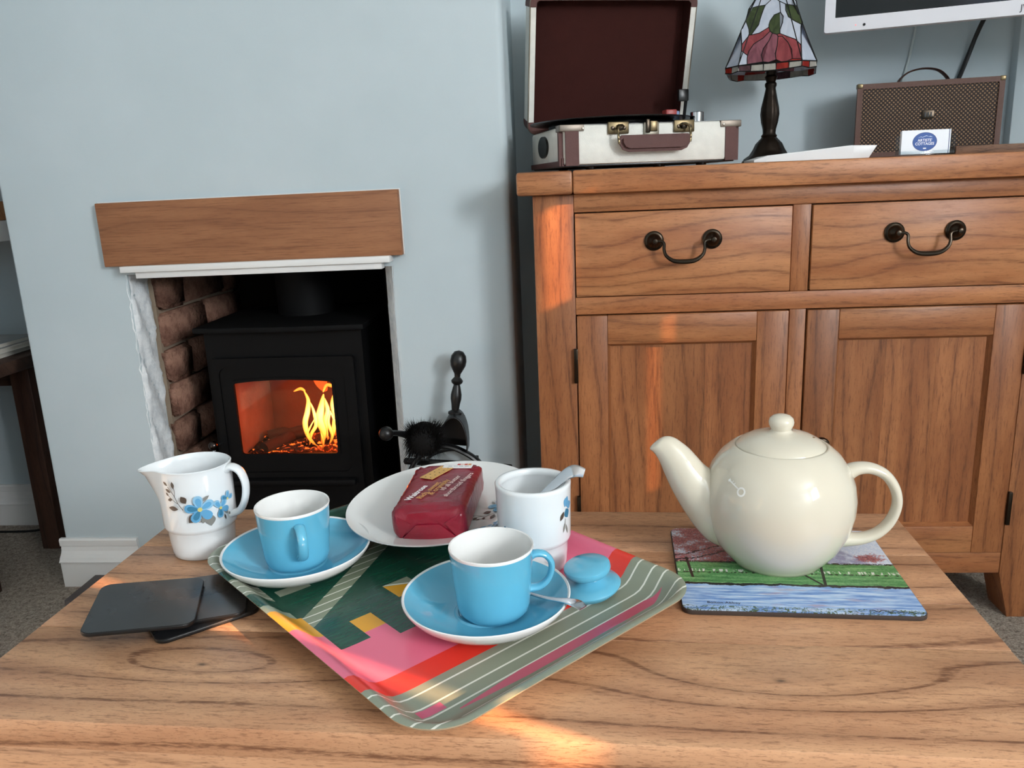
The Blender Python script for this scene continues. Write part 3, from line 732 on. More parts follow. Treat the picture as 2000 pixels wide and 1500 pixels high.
sweep('arm_tube', [(0, 0, .022), (.0, -.06, .022), (-.012, -.11, .020), (-.028, -.135, .017)], .0035, blackp, arm, seg=10)
box('head_shell', -.042, -.022, -.152, -.130, .012, .024, mat('head_red', (150, 44, 40), .4), arm, bev=.002)
box('arm_rest', W-.092, W-.078, .078, .090, Hb, Hb+.024, mat('blue_clip', (120, 140, 176), .3), rp, bev=.002)
lathe('volume_knob', [(0, 0), (.0115, 0), (.0115, .0175), (.0105, .0185), (0, .0185)], mat('knob_black', (22, 22, 23), .15), rp, 24, loc=(W-.060, .045, Hb))
lathe('knob_band', [(.0118, .0), (.0118, .0175), (.0108, .0177)], chrome, rp, 24, loc=(W-.0595, .0445, Hb+.0002)).hide_render = False
# handle and latches
hnd = thing('carry_handle', (.157, -.003, .045)); hnd.parent = rp
g = catmull([(-.062, -.016, .008), (-.061, -.018, -.003), (-.052, -.019, -.0125), (-.03, -.019, -.0145), (0, -.019, -.015), (.03, -.019, -.0145), (.052, -.019, -.0125), (.061, -.018, -.003), (.062, -.016, .008)], 5)
def grip():
    bm = bmesh.new(); out = [(-.062, .004), (-.062, -.006), (-.056, -.0155), (-.046, -.0195), (.046, -.0195), (.056, -.0155), (.062, -.006), (.062, .004), (.058, .0075), (-.058, .0075)]
    lo = [bm.verts.new((x, -.024, z)) for x, z in out]; hi = [bm.verts.new((x, -.009, z)) for x, z in out]; n = len(out)
    bm.faces.new(lo); bm.faces.new(hi)
    for i in range(n): bm.faces.new((lo[i], lo[(i+1) % n], hi[(i+1) % n], hi[i]))
    bmesh.ops.recalc_face_normals(bm, faces=bm.faces)
    bmesh.ops.bevel(bm, geom=[e for e in bm.edges if any(len(f.verts) == n for f in e.link_faces)], offset=.0055, segments=4, affect='EDGES')
    return frombm('grip', bm, brown, hnd, True)
grip()
for s in (-1, 1):
    box('mount', s*.058-.0185, s*.058+.0185, -.0015, .0025, .0105, .0305, brass, hnd, bev=.002)
    for q in (-.010, .010): rotx(lathe('screw', [(.0035, 0), (.003, .0012), (0, .0018)], bronze, hnd, 12)).location = (s*.058+q, -.0015, .020)
    sweep('wire', catmull([(s*.050, -.004, .022), (s*.057, -.010, .023), (s*.0625, -.014, .018), (s*.063, -.0165, .004), (s*.062, -.017, -.006)], 5), .0022, brass, hnd, seg=8)
    box('hinge_loop', s*.056-.005, s*.056+.005, -.009, -.001, .016, .026, bronze, hnd, bev=.002)
lt = thing('latch', (.157, -.003, .052)); lt.parent = rp
box('latch_plate', -.0135, .0135, -.0015, .0025, -.006, .0215, nickel, lt, bev=.0018); box('catch', -.004, .009, -.006, -.001, .006, .023, brass, lt, bev=.0015)
box('slot', -.004, .005, -.0022, -.001, -.002, .0012, white, lt); box('hook', -.011, -.004, -.006, -.001, .004, .026, bronze, lt, bev=.001)
# lid (shallow tray hinged at the back, tipped towards the front)
lid = thing('lid', (0, D+.002, Hb+.002)); lid.parent = rp; lid.rotation_euler = (R_(15), 0, 0)
LH, LD, wt = .246, .042, .010
def lid_rim():
    # outer box open to the front (-y)
    o = rrect(0, W, 0, LH, .016, 6); i = rrect(wt, W-wt, wt, LH-wt, .010, 6)
    ring_plate('rim', o, i, -LD*0-.0, LD, cream, lid)
    mesh('back', [(x, LD-.004, z) for x, z in o]+[(x, LD, z) for x, z in o], [tuple(range(len(o))), tuple(range(len(o), 2*len(o)))], cream, lid)
    ring_plate('inner_wall', rrect(wt-.0005, W-wt+.0005, wt-.0005, LH-wt+.0005, .010, 6), rrect(wt+.0012, W-wt-.0012, wt+.0012, LH-wt-.0012, .009, 6), .0015, LD-.004, lining, lid)
    mesh('inner_lining', [(x, LD-.006, z) for x, z in rrect(wt, W-wt, wt, LH-wt, .010, 6)], [tuple(range(28))], lining, lid)
    # edge piping
    sweep('piping', [(x, .001, z) for x, z in rrect(-.0008, W+.0008, -.0008, LH+.0008, .017, 6)], .0016, nickel, lid, seg=6, up=(0, 1, 0), closed=True)
lid_rim()
for s, x0 in ((0, 0), (1, W)):
    for z0 in (LH, 0):
        sg = 1 if s == 0 else -1; zg = -1 if z0 else 1
        outer = []; n = 6; r = .017; L = .042; e = .0012
        cx = x0+sg*r; cz = z0+zg*r
        pts_o = [(x0+sg*L, z0-zg*e)]+[(cx-sg*(r+e)*math.sin(R_(90*k/n)), cz-zg*(r+e)*math.cos(R_(90*k/n))) for k in range(n+1)]+[(x0-sg*e, z0+zg*.022)]
        pts_i = [(x0+sg*L, z0+zg*(wt+.001))]+[(x0+sg*(wt+.001)+sg*.006*(1-math.sin(R_(90*k/n))), z0+zg*(wt+.001)+zg*.006*(1-math.cos(R_(90*k/n)))) for k in range(n+1)]+[(x0+sg*(wt+.001), z0+zg*.022)]
        prism('lid_corner', pts_o+pts_i[::-1], -.0012, LD+.001, brown, lid, axis='Y')
box('lid_catch', .157-.012, .157+.012, -.003, .004, LH-.004, LH+.004, nickel, lid, bev=.001)
stay = thing('lid_stay', (W-.012, D-.03, Hb)); stay.parent = rp
sweep('arm', [(0, .0, 0), (-.001, -.006, .03), (0, -.012, .062)], .0032, blackp, stay, seg=8)
box('bracket', -.018, .003, -.018, -.008, .052, .074, blackp, stay, bev=.002)

# stained glass lamp
lp = thing('table_lamp', (.366, 1.60, ST), R_(-15), 'stained glass table lamp with a magnolia flower shade and dark bronze stem', 'lamp')
bz = mat('lamp_bronze', (40, 32, 26), .38, metal=.75, spec=.4, fn=leather((44, 35, 28), 120))
lathe('foot', [(0, 0), (.046, 0), (.047, .004), (.043, .010), (.034, .016), (.028, .026), (.0235, .036), (.016, .044), (.0125, .048), (0, .048)], bz, lp, 40,
      fn=lambda a, r, z: (r*(1+.03*math.cos(8*a))*math.cos(a), r*(1+.03*math.cos(8*a))*math.sin(a), z))
lathe('stem', [(.0125, .045), (.0145, .050), (.0115, .054), (.0115, .062), (.0145, .074), (.0162, .088), (.0152, .100), (.0115, .118), (.0088, .134), (.0105, .138), (.0105, .142), (.008, .145), (.0098, .149), (.0115, .153), (.0085, .157), (.0095, .163), (.018, .170), (.0225, .177), (.0235, .186), (.012, .190), (.006, .20), (.006, .31), (0, .31)], bz, lp, 32,
      fn=lambda a, r, z: ((r*(1+(.05*math.cos(10*a) if .06 < z < .13 else 0)))*math.cos(a), (r*(1+(.05*math.cos(10*a) if .06 < z < .13 else 0)))*math.sin(a), z))
def gl(name, c, c2, rough=.16):
    def fn(g, b):
        x, y, z = g.sep(g.coord()); n = g.noise(g.comb(x*60, y*60, z*22), 1., 3, .55, 1.2)
        cc = g.mix(g.ss(n, .35, .65), lin(c), lin(c2)); g.nt.links.new(cc, b.inputs['Base Color'])
        tr = g.n('ShaderNodeBsdfTranslucent'); g.nt.links.new(cc, tr.inputs[0]); mx = g.n('ShaderNodeMixShader'); mx.inputs[0].default_value = .35
        g.nt.links.new(b.outputs[0], mx.inputs[1]); g.nt.links.new(tr.outputs[0], mx.inputs[2]); g.nt.links.new(mx.outputs[0], g.nt.nodes['Material Output'].inputs['Surface'])
    return mat(name, c, rough, fn=fn)
gw = gl('glass_white', (222, 228, 240), (206, 214, 228)); gg = gl('glass_green', (78, 92, 56), (52, 66, 42)); gp = gl('glass_pink', (176, 84, 88), (146, 66, 72))
gm = gl('glass_mauve', (160, 98, 110), (128, 76, 88)); gr = gl('glass_red', (178, 56, 44), (150, 40, 34)); gy = gl('glass_grey', (196, 194, 184), (176, 172, 164)); gu = gl('glass_purple', (104, 74, 80), (84, 60, 66))
lead = mat('lead_came', (24, 26, 27), .45, metal=.6)
def m2(p): return ((p[0]-773-.1267*(1150-p[1]))*.000106, (1150-.065*(p[0]-275)-p[1])*.0001256)
PAN = [(gw, [(889, -200), (945, -200), (850, 0), (900, 110), (880, 150), (770, 240), (640, 255), (500, 290), (730, 0)]),
       (gw, [(945, -200), (1000, -200), (1130, 0), (1260, 200), (1265, 270), (1090, 235), (1000, 190), (900, 110), (850, 0)]),
       (gg, [(500, 290), (640, 255), (770, 240), (700, 370), (640, 540), (510, 690), (480, 690), (480, 600), (440, 470)]),
       (gw, [(770, 240), (880, 150), (900, 110), (1000, 190), (1000, 360), (900, 395), (830, 480), (805, 540), (800, 580), (640, 665), (510, 690), (640, 540), (700, 370)]),
       (gg, [(1000, 360), (1040, 420), (1020, 520), (970, 620), (970, 680), (920, 690), (850, 670), (815, 640), (800, 580), (805, 540), (830, 480), (900, 395)]),
       (gw, [(1000, 190), (1090, 235), (1085, 330), (1120, 430), (1200, 490), (1310, 550), (1300, 600), (1285, 860), (1200, 770), (1090, 730), (970, 680), (970, 620), (1020, 520), (1040, 420), (1000, 360)]),
       (gg, [(1090, 235), (1265, 270), (1330, 520), (1310, 550), (1200, 490), (1120, 430), (1085, 330)]),
       (gw, [(440, 470), (480, 600), (480, 690), (350, 830), (350, 620)]),
       (gp, [(350, 830), (480, 690), (510, 690), (640, 665), (800, 580), (815, 640), (700, 740), (540, 830), (460, 930), (430, 1000), (340, 930)]),
       (gm, [(815, 640), (850, 670), (790, 780), (690, 900), (650, 1000), (670, 1100), (415, 1135), (420, 1050), (430, 1000), (460, 930), (540, 830), (700, 740)]),
       (gm, [(850, 670), (920, 690), (935, 720), (910, 870), (870, 980), (880, 1070), (760, 1110), (670, 1100), (650, 1000), (690, 900), (790, 780)]),
       (gp, [(935, 720), (1000, 720), (1080, 810), (1135, 920), (1130, 1060), (1050, 1095), (960, 1105), (880, 1070), (870, 980), (910, 870)]),
       (gp, [(920, 690), (970, 680), (1090, 730), (1200, 770), (1285, 860), (1275, 1060), (1130, 1060), (1135, 920), (1080, 810), (1000, 720), (935, 720)]),
       (gw, [(340, 930), (430, 1000), (420, 1050), (415, 1135), (275, 1150)]),
       (gr, [(1130, 1060), (1275, 1060), (1272, 1085), (1050, 1095)])]
SB, STP = .1685, .325          # shade bottom and top heights above the foot
mB, mT, cB = .106, .016, .034
def corners(zf):
    m = (mB+(mT-mB)*zf)/2; ap = (mB/2+cB*.7071)*(1-zf)+(mT/2+.004)*zf; return m, ap
slant = math.hypot((STP-SB), corners(0)[1]-corners(1)[1]); tilt = math.atan2(corners(0)[1]-corners(1)[1], STP-SB)
shade = thing('lamp_shade', (0, 0, SB)); shade.parent = lp
piece_mesh = []
for mt, pl in PAN:
    pts = [m2(p) for p in pl]
    cx = sum(p[0] for p in pts)/len(pts); cz = sum(p[1] for p in pts)/len(pts)
    bm = bmesh.new(); lo = [bm.verts.new((x, -.0008, z)) for x, z in pts]; hi = [bm.verts.new((x, .0012, z)) for x, z in pts]; n = len(pts)
    f = bm.faces.new(lo); bm.faces.new(hi)
    for i in range(n): bm.faces.new((lo[i], lo[(i+1) % n], hi[(i+1) % n], hi[i]))
    bmesh.ops.triangulate(bm, faces=[f for f in bm.faces if len(f.verts) > 4])
    bmesh.ops.recalc_face_normals(bm, faces=bm.faces); me = bpy.data.meshes.new('glass_piece'); bm.to_mesh(me); bm.free(); me.materials.append(mt)
    piece_mesh.append(me)
def leads():
    bm_v, bm_f = [], []; seen = set()
    def tube(a, b, r):
        a = Vector((a[0], 0, a[1])); b = Vector((b[0], 0, b[1])); d = (b-a)
        if d.length < 1e-5: return
        d.normalize(); s = d.cross(Vector((0, 1, 0)))
        base = len(bm_v)
        for p in (a-d*r*.5, b+d*r*.5):
            for k in range(6):
                an = math.pi/3*k; bm_v.append(p+s*math.cos(an)*r+Vector((0, 1, 0))*math.sin(an)*r*1.2)
        for k in range(6): k2 = (k+1) % 6; bm_f.append((base+k, base+k2, base+6+k2, base+6+k))
    for mt, pl in PAN:
        for i in range(len(pl)):
            a, b = pl[i], pl[(i+1) % len(pl)]; key = tuple(sorted((a, b)))
            if key in seen: continue
            seen.add(key); tube(m2(a), m2(b), .0011)
    return bm_v, bm_f
lv, lf = leads()
lead_me = None
for q in range(4):
    pnl = thing('shade_panel', (0, 0, 0)); pnl.parent = shade; ap = corners(0)[1]
    rz = q*math.pi/2
    pnl.rotation_euler = Euler((-tilt, 0, rz), 'XYZ'); pnl.location = (math.sin(rz)*ap, -math.cos(rz)*ap, 0)
    for me in piece_mesh:
        o = bpy.data.objects.new('glass_piece', me); col.objects.link(o); o.parent = pnl
    if lead_me is None:
        lo_ = mesh('lead_came', lv, lf, lead, pnl, True, sharp=60); lead_me = lo_.data
    else:
        o = bpy.data.objects.new('lead_came', lead_me); col.objects.link(o); o.parent = pnl
# corner pieces, top cap and the flared border
def at(zf, side, q, flare=0.):
    m, ap = corners(zf); ap += flare; m += flare*.5
    x, y = side*m, -ap; a = q*math.pi/2; return Vector((x*math.cos(a)-y*math.sin(a), x*math.sin(a)+y*math.cos(a), (STP-SB)*zf))
for q in range(4):
    a0, a1 = at(0, 1, q), at(.98, 1, q); b0, b1 = at(0, -1, q+1), at(.98, -1, q+1)
    am, bm_ = at(.5, 1, q), at(.5, -1, q+1)
    inn = lambda v: v*.985 if True else v
    vsx = [a0, b0, b1, a1]; vsi = [Vector((v.x*.98, v.y*.98, v.z)) for v in vsx]
    mesh('corner_glass', vsx+vsi, [(0, 1, 2, 3), (4, 5, 6, 7), (0, 1, 5, 4), (1, 2, 6, 5), (2, 3, 7, 6), (3, 0, 4, 7)], gw, shade)
    sweep('corner_came', [a0, a1], .0013, lead, shade, seg=6); sweep('corner_came', [b0, b1], .0013, lead, shade, seg=6)
    # border: wavy strip of small pieces hanging below
    cols = [gu, gy, gy, gr, gy, gu]
    e0, e1 = at(0, -1, q), at(0, 1, q); k = 5
    for i in range(k):
        t0, t1 = i/k, (i+1)/k; p0, p1 = e0.lerp(e1, t0), e0.lerp(e1, t1)
        out = Vector((math.sin(q*math.pi/2), -math.cos(q*math.pi/2), 0))
        dz = lambda t: Vector((0, 0, -.009-.003*math.sin(math.pi*t)))-out*.002
        mesh('border_piece', [p0, p1, p1+dz(t1), p0+dz(t0)]+[v-out*.0016 for v in (p0, p1, p1+dz(t1), p0+dz(t0))], [(0, 1, 2, 3), (4, 5, 6, 7), (0, 1, 5, 4), (1, 2, 6, 5), (2, 3, 7, 6), (3, 0, 4, 7)], cols[(i+q*2) % 6], shade)
        sweep('border_came', [p0, p0+dz(t0), p1+dz(t1)], .001, lead, shade, seg=6)
    c0, c1 = at(0, 1, q), at(0, -1, q+1); mid = (c0+c1)/2
    dzz = Vector((0, 0, -.009))
    for u0, u1, mt in ((c0, mid, gr), (mid, c1, gy)):
        mesh('border_piece', [u0, u1, u1+dzz*(1.25 if u1 is mid else 1), u0+dzz*(1.25 if u0 is mid else 1)]+[v*.98 for v in (u0, u1)]+[(u1*.98)+dzz, (u0*.98)+dzz], [(0, 1, 2, 3), (4, 5, 6, 7), (0, 1, 5, 4), (1, 2, 6, 5), (2, 3, 7, 6), (3, 0, 4, 7)], mt, shade)
        sweep('border_came', [u0, u0+dzz*(1.25 if u0 is mid else 1), u1+dzz*(1.25 if u1 is mid else 1)], .001, lead, shade, seg=6)
    sweep('border_came', [e0, e1, c1], .0011, lead, shade, seg=6)
lathe('top_cap', [(0, .165), (.008, .163), (.016, .158), (.017, .153), (0, .153)], bz, shade, 20)

# low white box
pw = mat('white_plastic', (226, 226, 226), .35); pg = mat('grey_plastic', (150, 142, 138), .45)
wb = thing('router_box', (.408, 1.50, ST), R_(-1), 'low flat white plastic box with a sloping end beside the lamp', 'box')
prism('body', [(-.098, .0), (.092, .0), (.105, .021), (.062, .0225), (-.075, .0115), (-.098, .005)], -.045, .045, pw, wb, axis='Y', bev=.0012)
prism('front_band', [(-.080, .001), (.066, .001), (.066, .0205), (.058, .0205), (-.070, .0095)], -.0465, -.0445, pw, wb, axis='Y')

# card and clear holder
clear = mat('clear_acrylic', (225, 232, 236), .05)
def clearfn(g):
    nt = g.nt; t = g.n('ShaderNodeBsdfTransparent'); t.inputs[0].default_value = (.86, .89, .9, 1); gl_ = g.n('ShaderNodeBsdfGlossy'); gl_.inputs['Roughness'].default_value = .05
    mx = g.n('ShaderNodeMixShader'); mx.inputs[0].default_value = .03; nt.links.new(t.outputs[0], mx.inputs[1]); nt.links.new(gl_.outputs[0], mx.inputs[2]); nt.links.new(mx.outputs[0], nt.nodes['Material Output'].inputs['Surface'])
clearfn(G(clear.node_tree))
ch = thing('card_holder', (.590, 1.452, ST), R_(3), 'small clear acrylic stand holding a business card', 'card holder')
box('base', -.046, .046, -.008, .022, 0, .003, clear, ch, bev=.0008); box('back', -.046, .046, .008, .0105, .003, .034, clear, ch, bev=.0008); box('lip', -.046, .046, -.0085, -.0065, .003, .0085, clear, ch, bev=.0005)
box('end', -.046, -.044, -.006, .008, .003, .012, clear, ch); box('end', .044, .046, -.006, .008, .003, .034, clear, ch)
cd = thing('business_card', (.590, 1.4525, ST+.0033), R_(3), 'white business card with a blue oval emblem in the clear stand', 'card')
paper = mat('card_white', (236, 240, 246), .4); blue = mat('print_blue', (40, 84, 160), .5); blued = mat('print_blue_dark', (26, 50, 110), .5)
box('card', -.0405, .0405, -.0006, .0006, 0, .0385, paper, cd, bev=0)
box('card_stack', -.0405, .0405, .001, .006, 0, .0375, paper, cd)
prism('emblem', [(-.002+a, .0195+b) for a, b in oval(.0195, .0145, 40)], -.0008, -.0006, blue, cd, axis='Y', smooth=False)
prism('emblem_rim', [(-.002+a, .0195+b) for a, b in oval(.0202, .0152, 40)], -.0007, -.0006, blued, cd, axis='Y', smooth=False)
mtn = Matrix.Rotation(R_(90), 4, 'X')
text('lettering', "ARTISTS'", .0062, paper, cd, Matrix.Translation((-.002, -.0009, .0198)) @ mtn, 'CENTER', .00005, .0001)
text('lettering', 'COTTAGES', .0062, paper, cd, Matrix.Translation((-.002, -.0009, .0142)) @ mtn, 'CENTER', .00005, .0001)
prism('mountain', [(-.014, .0262), (-.009, .0280), (-.006, .0272), (0, .0298), (.004, .0278), (.007, .0286), (.011, .0262), (.006, .0270), (0, .0284), (-.006, .0262), (-.009, .0270)], -.0009, -.0008, mat('print_pale', (170, 190, 220), .5), cd, axis='Y', smooth=False)
box('boat_mark', -.004, .001, -.0009, -.0008, .0078, .0098, paper, cd)
box('side_line', .0375, .0385, -.0008, -.0006, .0, .0385, blued, cd)

# retro speaker
spk = thing('retro_speaker', (.664, 1.635, ST), R_(-7), 'brown retro speaker with woven grille and carrying strap', 'speaker')
spb = mat('speaker_leather', (96, 62, 50), .5, fn=leather((98, 63, 50)))
def grillefn(g, b):
    x, y, z = g.sep(g.coord()); s = 270.
    a = (x*s*3.1416).sin(); c = (z*s*3.1416).sin()
    d = g.ss(a*c, .15, .6)
    g.nt.links.new(g.mix(d, lin(40, 24, 18), lin(156, 124, 92)), b.inputs['Base Color']); g.nt.links.new(g.bump(d, .8, .001), b.inputs['Normal'])
grille = mat('woven_grille', (90, 60, 44), .7, fn=grillefn)
sw, shh, sd = .1265, .1375, .105
prism('cabinet', [(-sw, .004), (sw, .004), (sw-.03, .085), (-sw+.03, .085)], .004, shh, spb, spk, bev=.004)
ring_plate('front_frame', rrect(-sw, sw, .004, shh, .008, 6), rrect(-sw+.0095, sw-.0095, .0125, shh-.0095, .003, 6), -.002, .006, spb, spk)
box('grille', -sw+.009, sw-.009, .0005, .0045, .012, shh-.009, grille, spk)
for sx in (-1, 1):
    for sz in (0, 1):
        xa, xb = sorted((sx*(sw+.0008), sx*(sw-.009))); za, zb = sorted((.0035 if sz == 0 else shh+.0008, .0125 if sz == 0 else shh-.008))
        box('corner_cap', xa, xb, -.0028, .012, za, zb, brass, spk, bev=.0015)
prism('badge', [(a, .077+b) for a, b in rrect(-.011, .011, -.008, .008, .004)], -.0015, .0008, bronze, spk, axis='Y', bev=.0006)
for i in range(3): box('badge_rib', -.006+i*.005, -.0035+i*.005, -.0020, -.001, .073, .081, blackp, spk)
sweep('strap', catmull([(-.046, .05, shh-.001), (-.041, .05, shh+.010), (-.025, .05, shh+.022), (0, .05, shh+.0265), (.025, .05, shh+.022), (.041, .05, shh+.009), (.046, .05, shh-.001)], 6), .010, spb, spk, rb=.0016, seg=10, up=(0, 0, 1))
for fx in (-.085, .085):
    for fy in (.02, .07): lathe('foot', [(0, 0), (.007, 0), (.008, .005), (0, .005)], blackp, spk, 14, loc=(fx, fy, 0))
wbx = thing('wooden_tray', (.738, 1.475, ST), R_(-1), 'low rustic brown wooden tray on the sideboard beside the card', 'tray')
rust = wood('rustic_wood', (156, 120, 92), (124, 88, 64), (64, 42, 30), 'X', ring=90, rough=.6, pore=.8, ringamt=.8)
box('front_board', -.100, .085, -.03, -.022, 0, .0135, rust, wbx, bev=.001); box('back_board', -.100, .085, .05, .058, 0, .0135, rust, wbx, bev=.001)
box('end_board', -.100, -.092, -.022, .05, 0, .0135, rust, wbx, bev=.001); box('end_board', .077, .085, -.022, .05, 0, .0135, rust, wbx, bev=.001); box('bottom_board', -.092, .077, -.022, .05, 0, .004, rust, wbx)

# television on its swivel bracket
tvw = mat('tv_white', (222, 222, 228), .32); scr = mat('tv_screen', (8, 9, 11), .12, spec=.6)
tv = thing('television', (.457, 1.60, 1.052), R_(-15.5), 'white framed television on the wall above the speaker', 'television')
TW, TH = .56, .34
ring_plate('bezel', rrect(0, TW, 0, TH, .004, 4), rrect(.0175, TW-.0175, .024, TH-.018, .001, 4), -.006, .012, tvw, tv)
box('screen', .0165, TW-.0165, -.001, .004, .023, TH-.017, scr, tv); box('back_cover', .01, TW-.01, .012, .045, .006, TH-.006, tvw, tv, bev=.006)
text('lettering', 'JVC', .0135, mat('print_grey', (70, 70, 76), .5), tv, Matrix.Translation((.3055, -.0064, .0065)) @ mtn, 'LEFT', .0001, .0001)
lathe('sensor', [(0, 0), (.0023, 0), (.0023, .001), (0, .001)], blackp, tv, 14).location = (.066, -.0062, .0085); tv.children[-1].rotation_euler = (R_(90), 0, 0)
prism('standby_light', [(.052+a, .009+b) for a, b in oval(.0011, .0011, 10)], -.0066, -.006, mat('led_red', (240, 150, 150), .4, emit=(1, .2, .2), estr=.6), tv, axis='Y')
box('wall_bracket', .27, .33, .045, .10, .10, .24, blackp, tv, bev=.003)
ck = sweep('television_cable', catmull([(.800, 1.70, 1.12), (.793, 1.745, 1.07), (.775, 1.758, 1.0), (.752, 1.756, .93), (.742, 1.755, .84)], 6), .0042, MATS['black_cable'], None, seg=8)
tag(ck, 'thick black cable hanging from the television behind the speaker', 'cable')
wk = sweep('aerial_cord', catmull([(.684, 1.7615, 1.12), (.672, 1.7615, 1.03), (.655, 1.7615, .95), (.640, 1.7615, .84)], 6), .0024, mat('pale_cord', (196, 206, 206), .5), None, seg=8)
tag(wk, 'thin pale cord running down the alcove wall behind the speaker', 'cord')
# ------------------------------------------------------------------ coffee table
T = .44
mango = wood('mango_top', (206, 159, 121), (185, 135, 100), (106, 68, 47), 'X', ring=24, rough=.40, pore=.58, var=.18, ringamt=.85, spec=.4, coat=.06, gl=75, gp=560, warpl=1.0, lw=.93,
             knots=((.2268, -.1209, .075, .12, .032), (-.232, -.1225, .05, .085, .020), (.31, .01, .03, .05, .03)))
mangof = wood('mango_front', (206, 159, 121), (185, 135, 100), (106, 68, 47), 'X', ring=30, rough=.45, pore=.6, var=.1, ringamt=.4, gl=42, gp=420)
mangoz = wood('mango_leg', (206, 159, 121), (185, 135, 100), (106, 68, 47), 'Z', ring=30, rough=.45, pore=.6, var=.1)
ct = thing('coffee_table', (-.0745, .6745, 0), R_(-2.15), 'rectangular mango wood coffee table with the tea things on it', 'coffee table')
TWd, TDp = .4125, .1985
edges = [-TDp, -.071, .0, .095, TDp]
for i in range(4): box('plank', -TWd, TWd, edges[i]+(.0 if i == 0 else .00015), edges[i+1]-.00015, T-.024, T, mango, ct, bev=.0007 if 0 < i < 3 else .0012)
box('apron', -TWd+.003, TWd-.003, -TDp+.0015, -TDp+.022, T-.115, T-.0245, mangof, ct, bev=.001); box('apron', -TWd+.003, TWd-.003, TDp-.022, TDp-.0015, T-.115, T-.0245, mangof, ct, bev=.001)
for s in (-1, 1): box('end_apron', min(s*(TWd-.003), s*(TWd-.022)), max(s*(TWd-.003), s*(TWd-.022)), -TDp+.0225, TDp-.0225, T-.115, T-.0245, mangof, ct, bev=.001)
for sx in (-1, 1):
    for sy in (-1, 1): box('leg', sx*(TWd-.056)-.032, sx*(TWd-.056)+.032, sy*(TDp-.056)-.032, sy*(TDp-.056)+.032, 0, T-.0245, mangoz, ct, bev=.002)

# ------------------------------------------------------------------ printed tray
TU = (math.cos(R_(45.5)), math.sin(R_(45.5)))
O = (-.0975, .455)
def uvw(u, v): return (O[0]+u*TU[0]-v*TU[1], O[1]+u*TU[1]+v*TU[0])
def trayfn(g, b):
    x, y, z = g.sep(g.coord()); u, v = x, y
    grey, wht, pink, red, yel, grn = lin(140, 146, 128), lin(228, 228, 216), lin(226, 110, 138), lin(226, 58, 44), lin(222, 160, 38), lin(20, 72, 58)
    n = g.noise(g.comb(u*30, v*260, 0.), 1., 3, .6)
    c = g.mix(g.ss(n, .35, .7), lin(16, 64, 50), lin(26, 80, 62))
    def lay(c, m, k): return g.mix(m, c, k)
    def line(p, q, w): return (p-q).abs().lt(w)
    # broken blocks far up the tray
    blk = u.between(.020, .052)*v.between(.279, .292)
    blk = blk.mx(u.between(.158, .180)*v.between(.205, .222))
    c = lay(c, blk, grey)
    # diagonal ribbon with fine lines
    d = (v-.2165)-(u-.016)*.69
    rib = d.abs().lt(.0105)*u.gt(.014)*u.lt(.29)
    lw = ((v*86.).frac()-.5).abs().lt(.055)
    c = lay(c, rib, lin(128, 138, 116)); c = lay(c, rib*lw, wht)
    # left rim blocks
    rim = u.lt(.012)
    c = lay(c, rim*v.between(.272, .312), grey); c = lay(c, rim*v.between(.272, .312)*((v*70.).frac()-.5).abs().lt(.05), wht)
    c = lay(c, rim*v.between(.228, .243), lin(150, 160, 140)); c = lay(c, u.lt(.016)*v.between(.187, .2285), yel)
    c = lay(c, u.lt(.03)*v.gt(.335), grey); c = lay(c, u.lt(.03)*v.gt(.335)*((v*60.).frac()-.5).abs().lt(.05), wht)
    # piece in the middle
    pc = u.between(.1, .128)*v.between(.199, .228); c = lay(c, pc, grey); c = lay(c, pc*(v+u*.6).lt(.287), yel); c = lay(c, pc*line(v+u*.6, .289, .0012), wht)
    # pink steps
    pk = (u.lt(.0445)*v.lt(.158+0.)).mx(u.between(.0445, .066)*v.lt(.1685)).mx(u.gt(.066)*v.lt(.1455)).mx(u.lt(.016)*v.lt(.187)).mx(u.gt(.255)*v.lt(.19))
    c = lay(c, pk, pink); c = lay(c, u.between(.0445, .066)*v.between(.1685, .194), yel)
    c = lay(c, v.lt(.0972), red)
    c = lay(c, v.lt(.0732), grey)
    for q in (.064, .0475, .0345, .0165, .0045): c = lay(c, line(v, q, .0009), wht)
    tp = g.math('MINIMUM', .0055, ((u-.045)*.08+.001).mn((.268-u)*.3+.001))
    c = lay(c, (v-.0285).abs().lt(tp)*u.gt(.04), lin(206, 92, 116)); c = lay(c, u.between(.012, .034)*v.between(.0365, .0455), lin(206, 92, 122))
    g.nt.links.new(c, b.inputs['Base Color'])
traym = mat('tray_print', (120, 130, 115), .22, fn=trayfn, spec=.5); traye = mat('tray_birch_edge', (196, 176, 146), .5)
tr = thing('serving_tray', (O[0], O[1], T), R_(45.5), 'rectangular serving tray with a pink, red, green and grey striped print', 'tray')
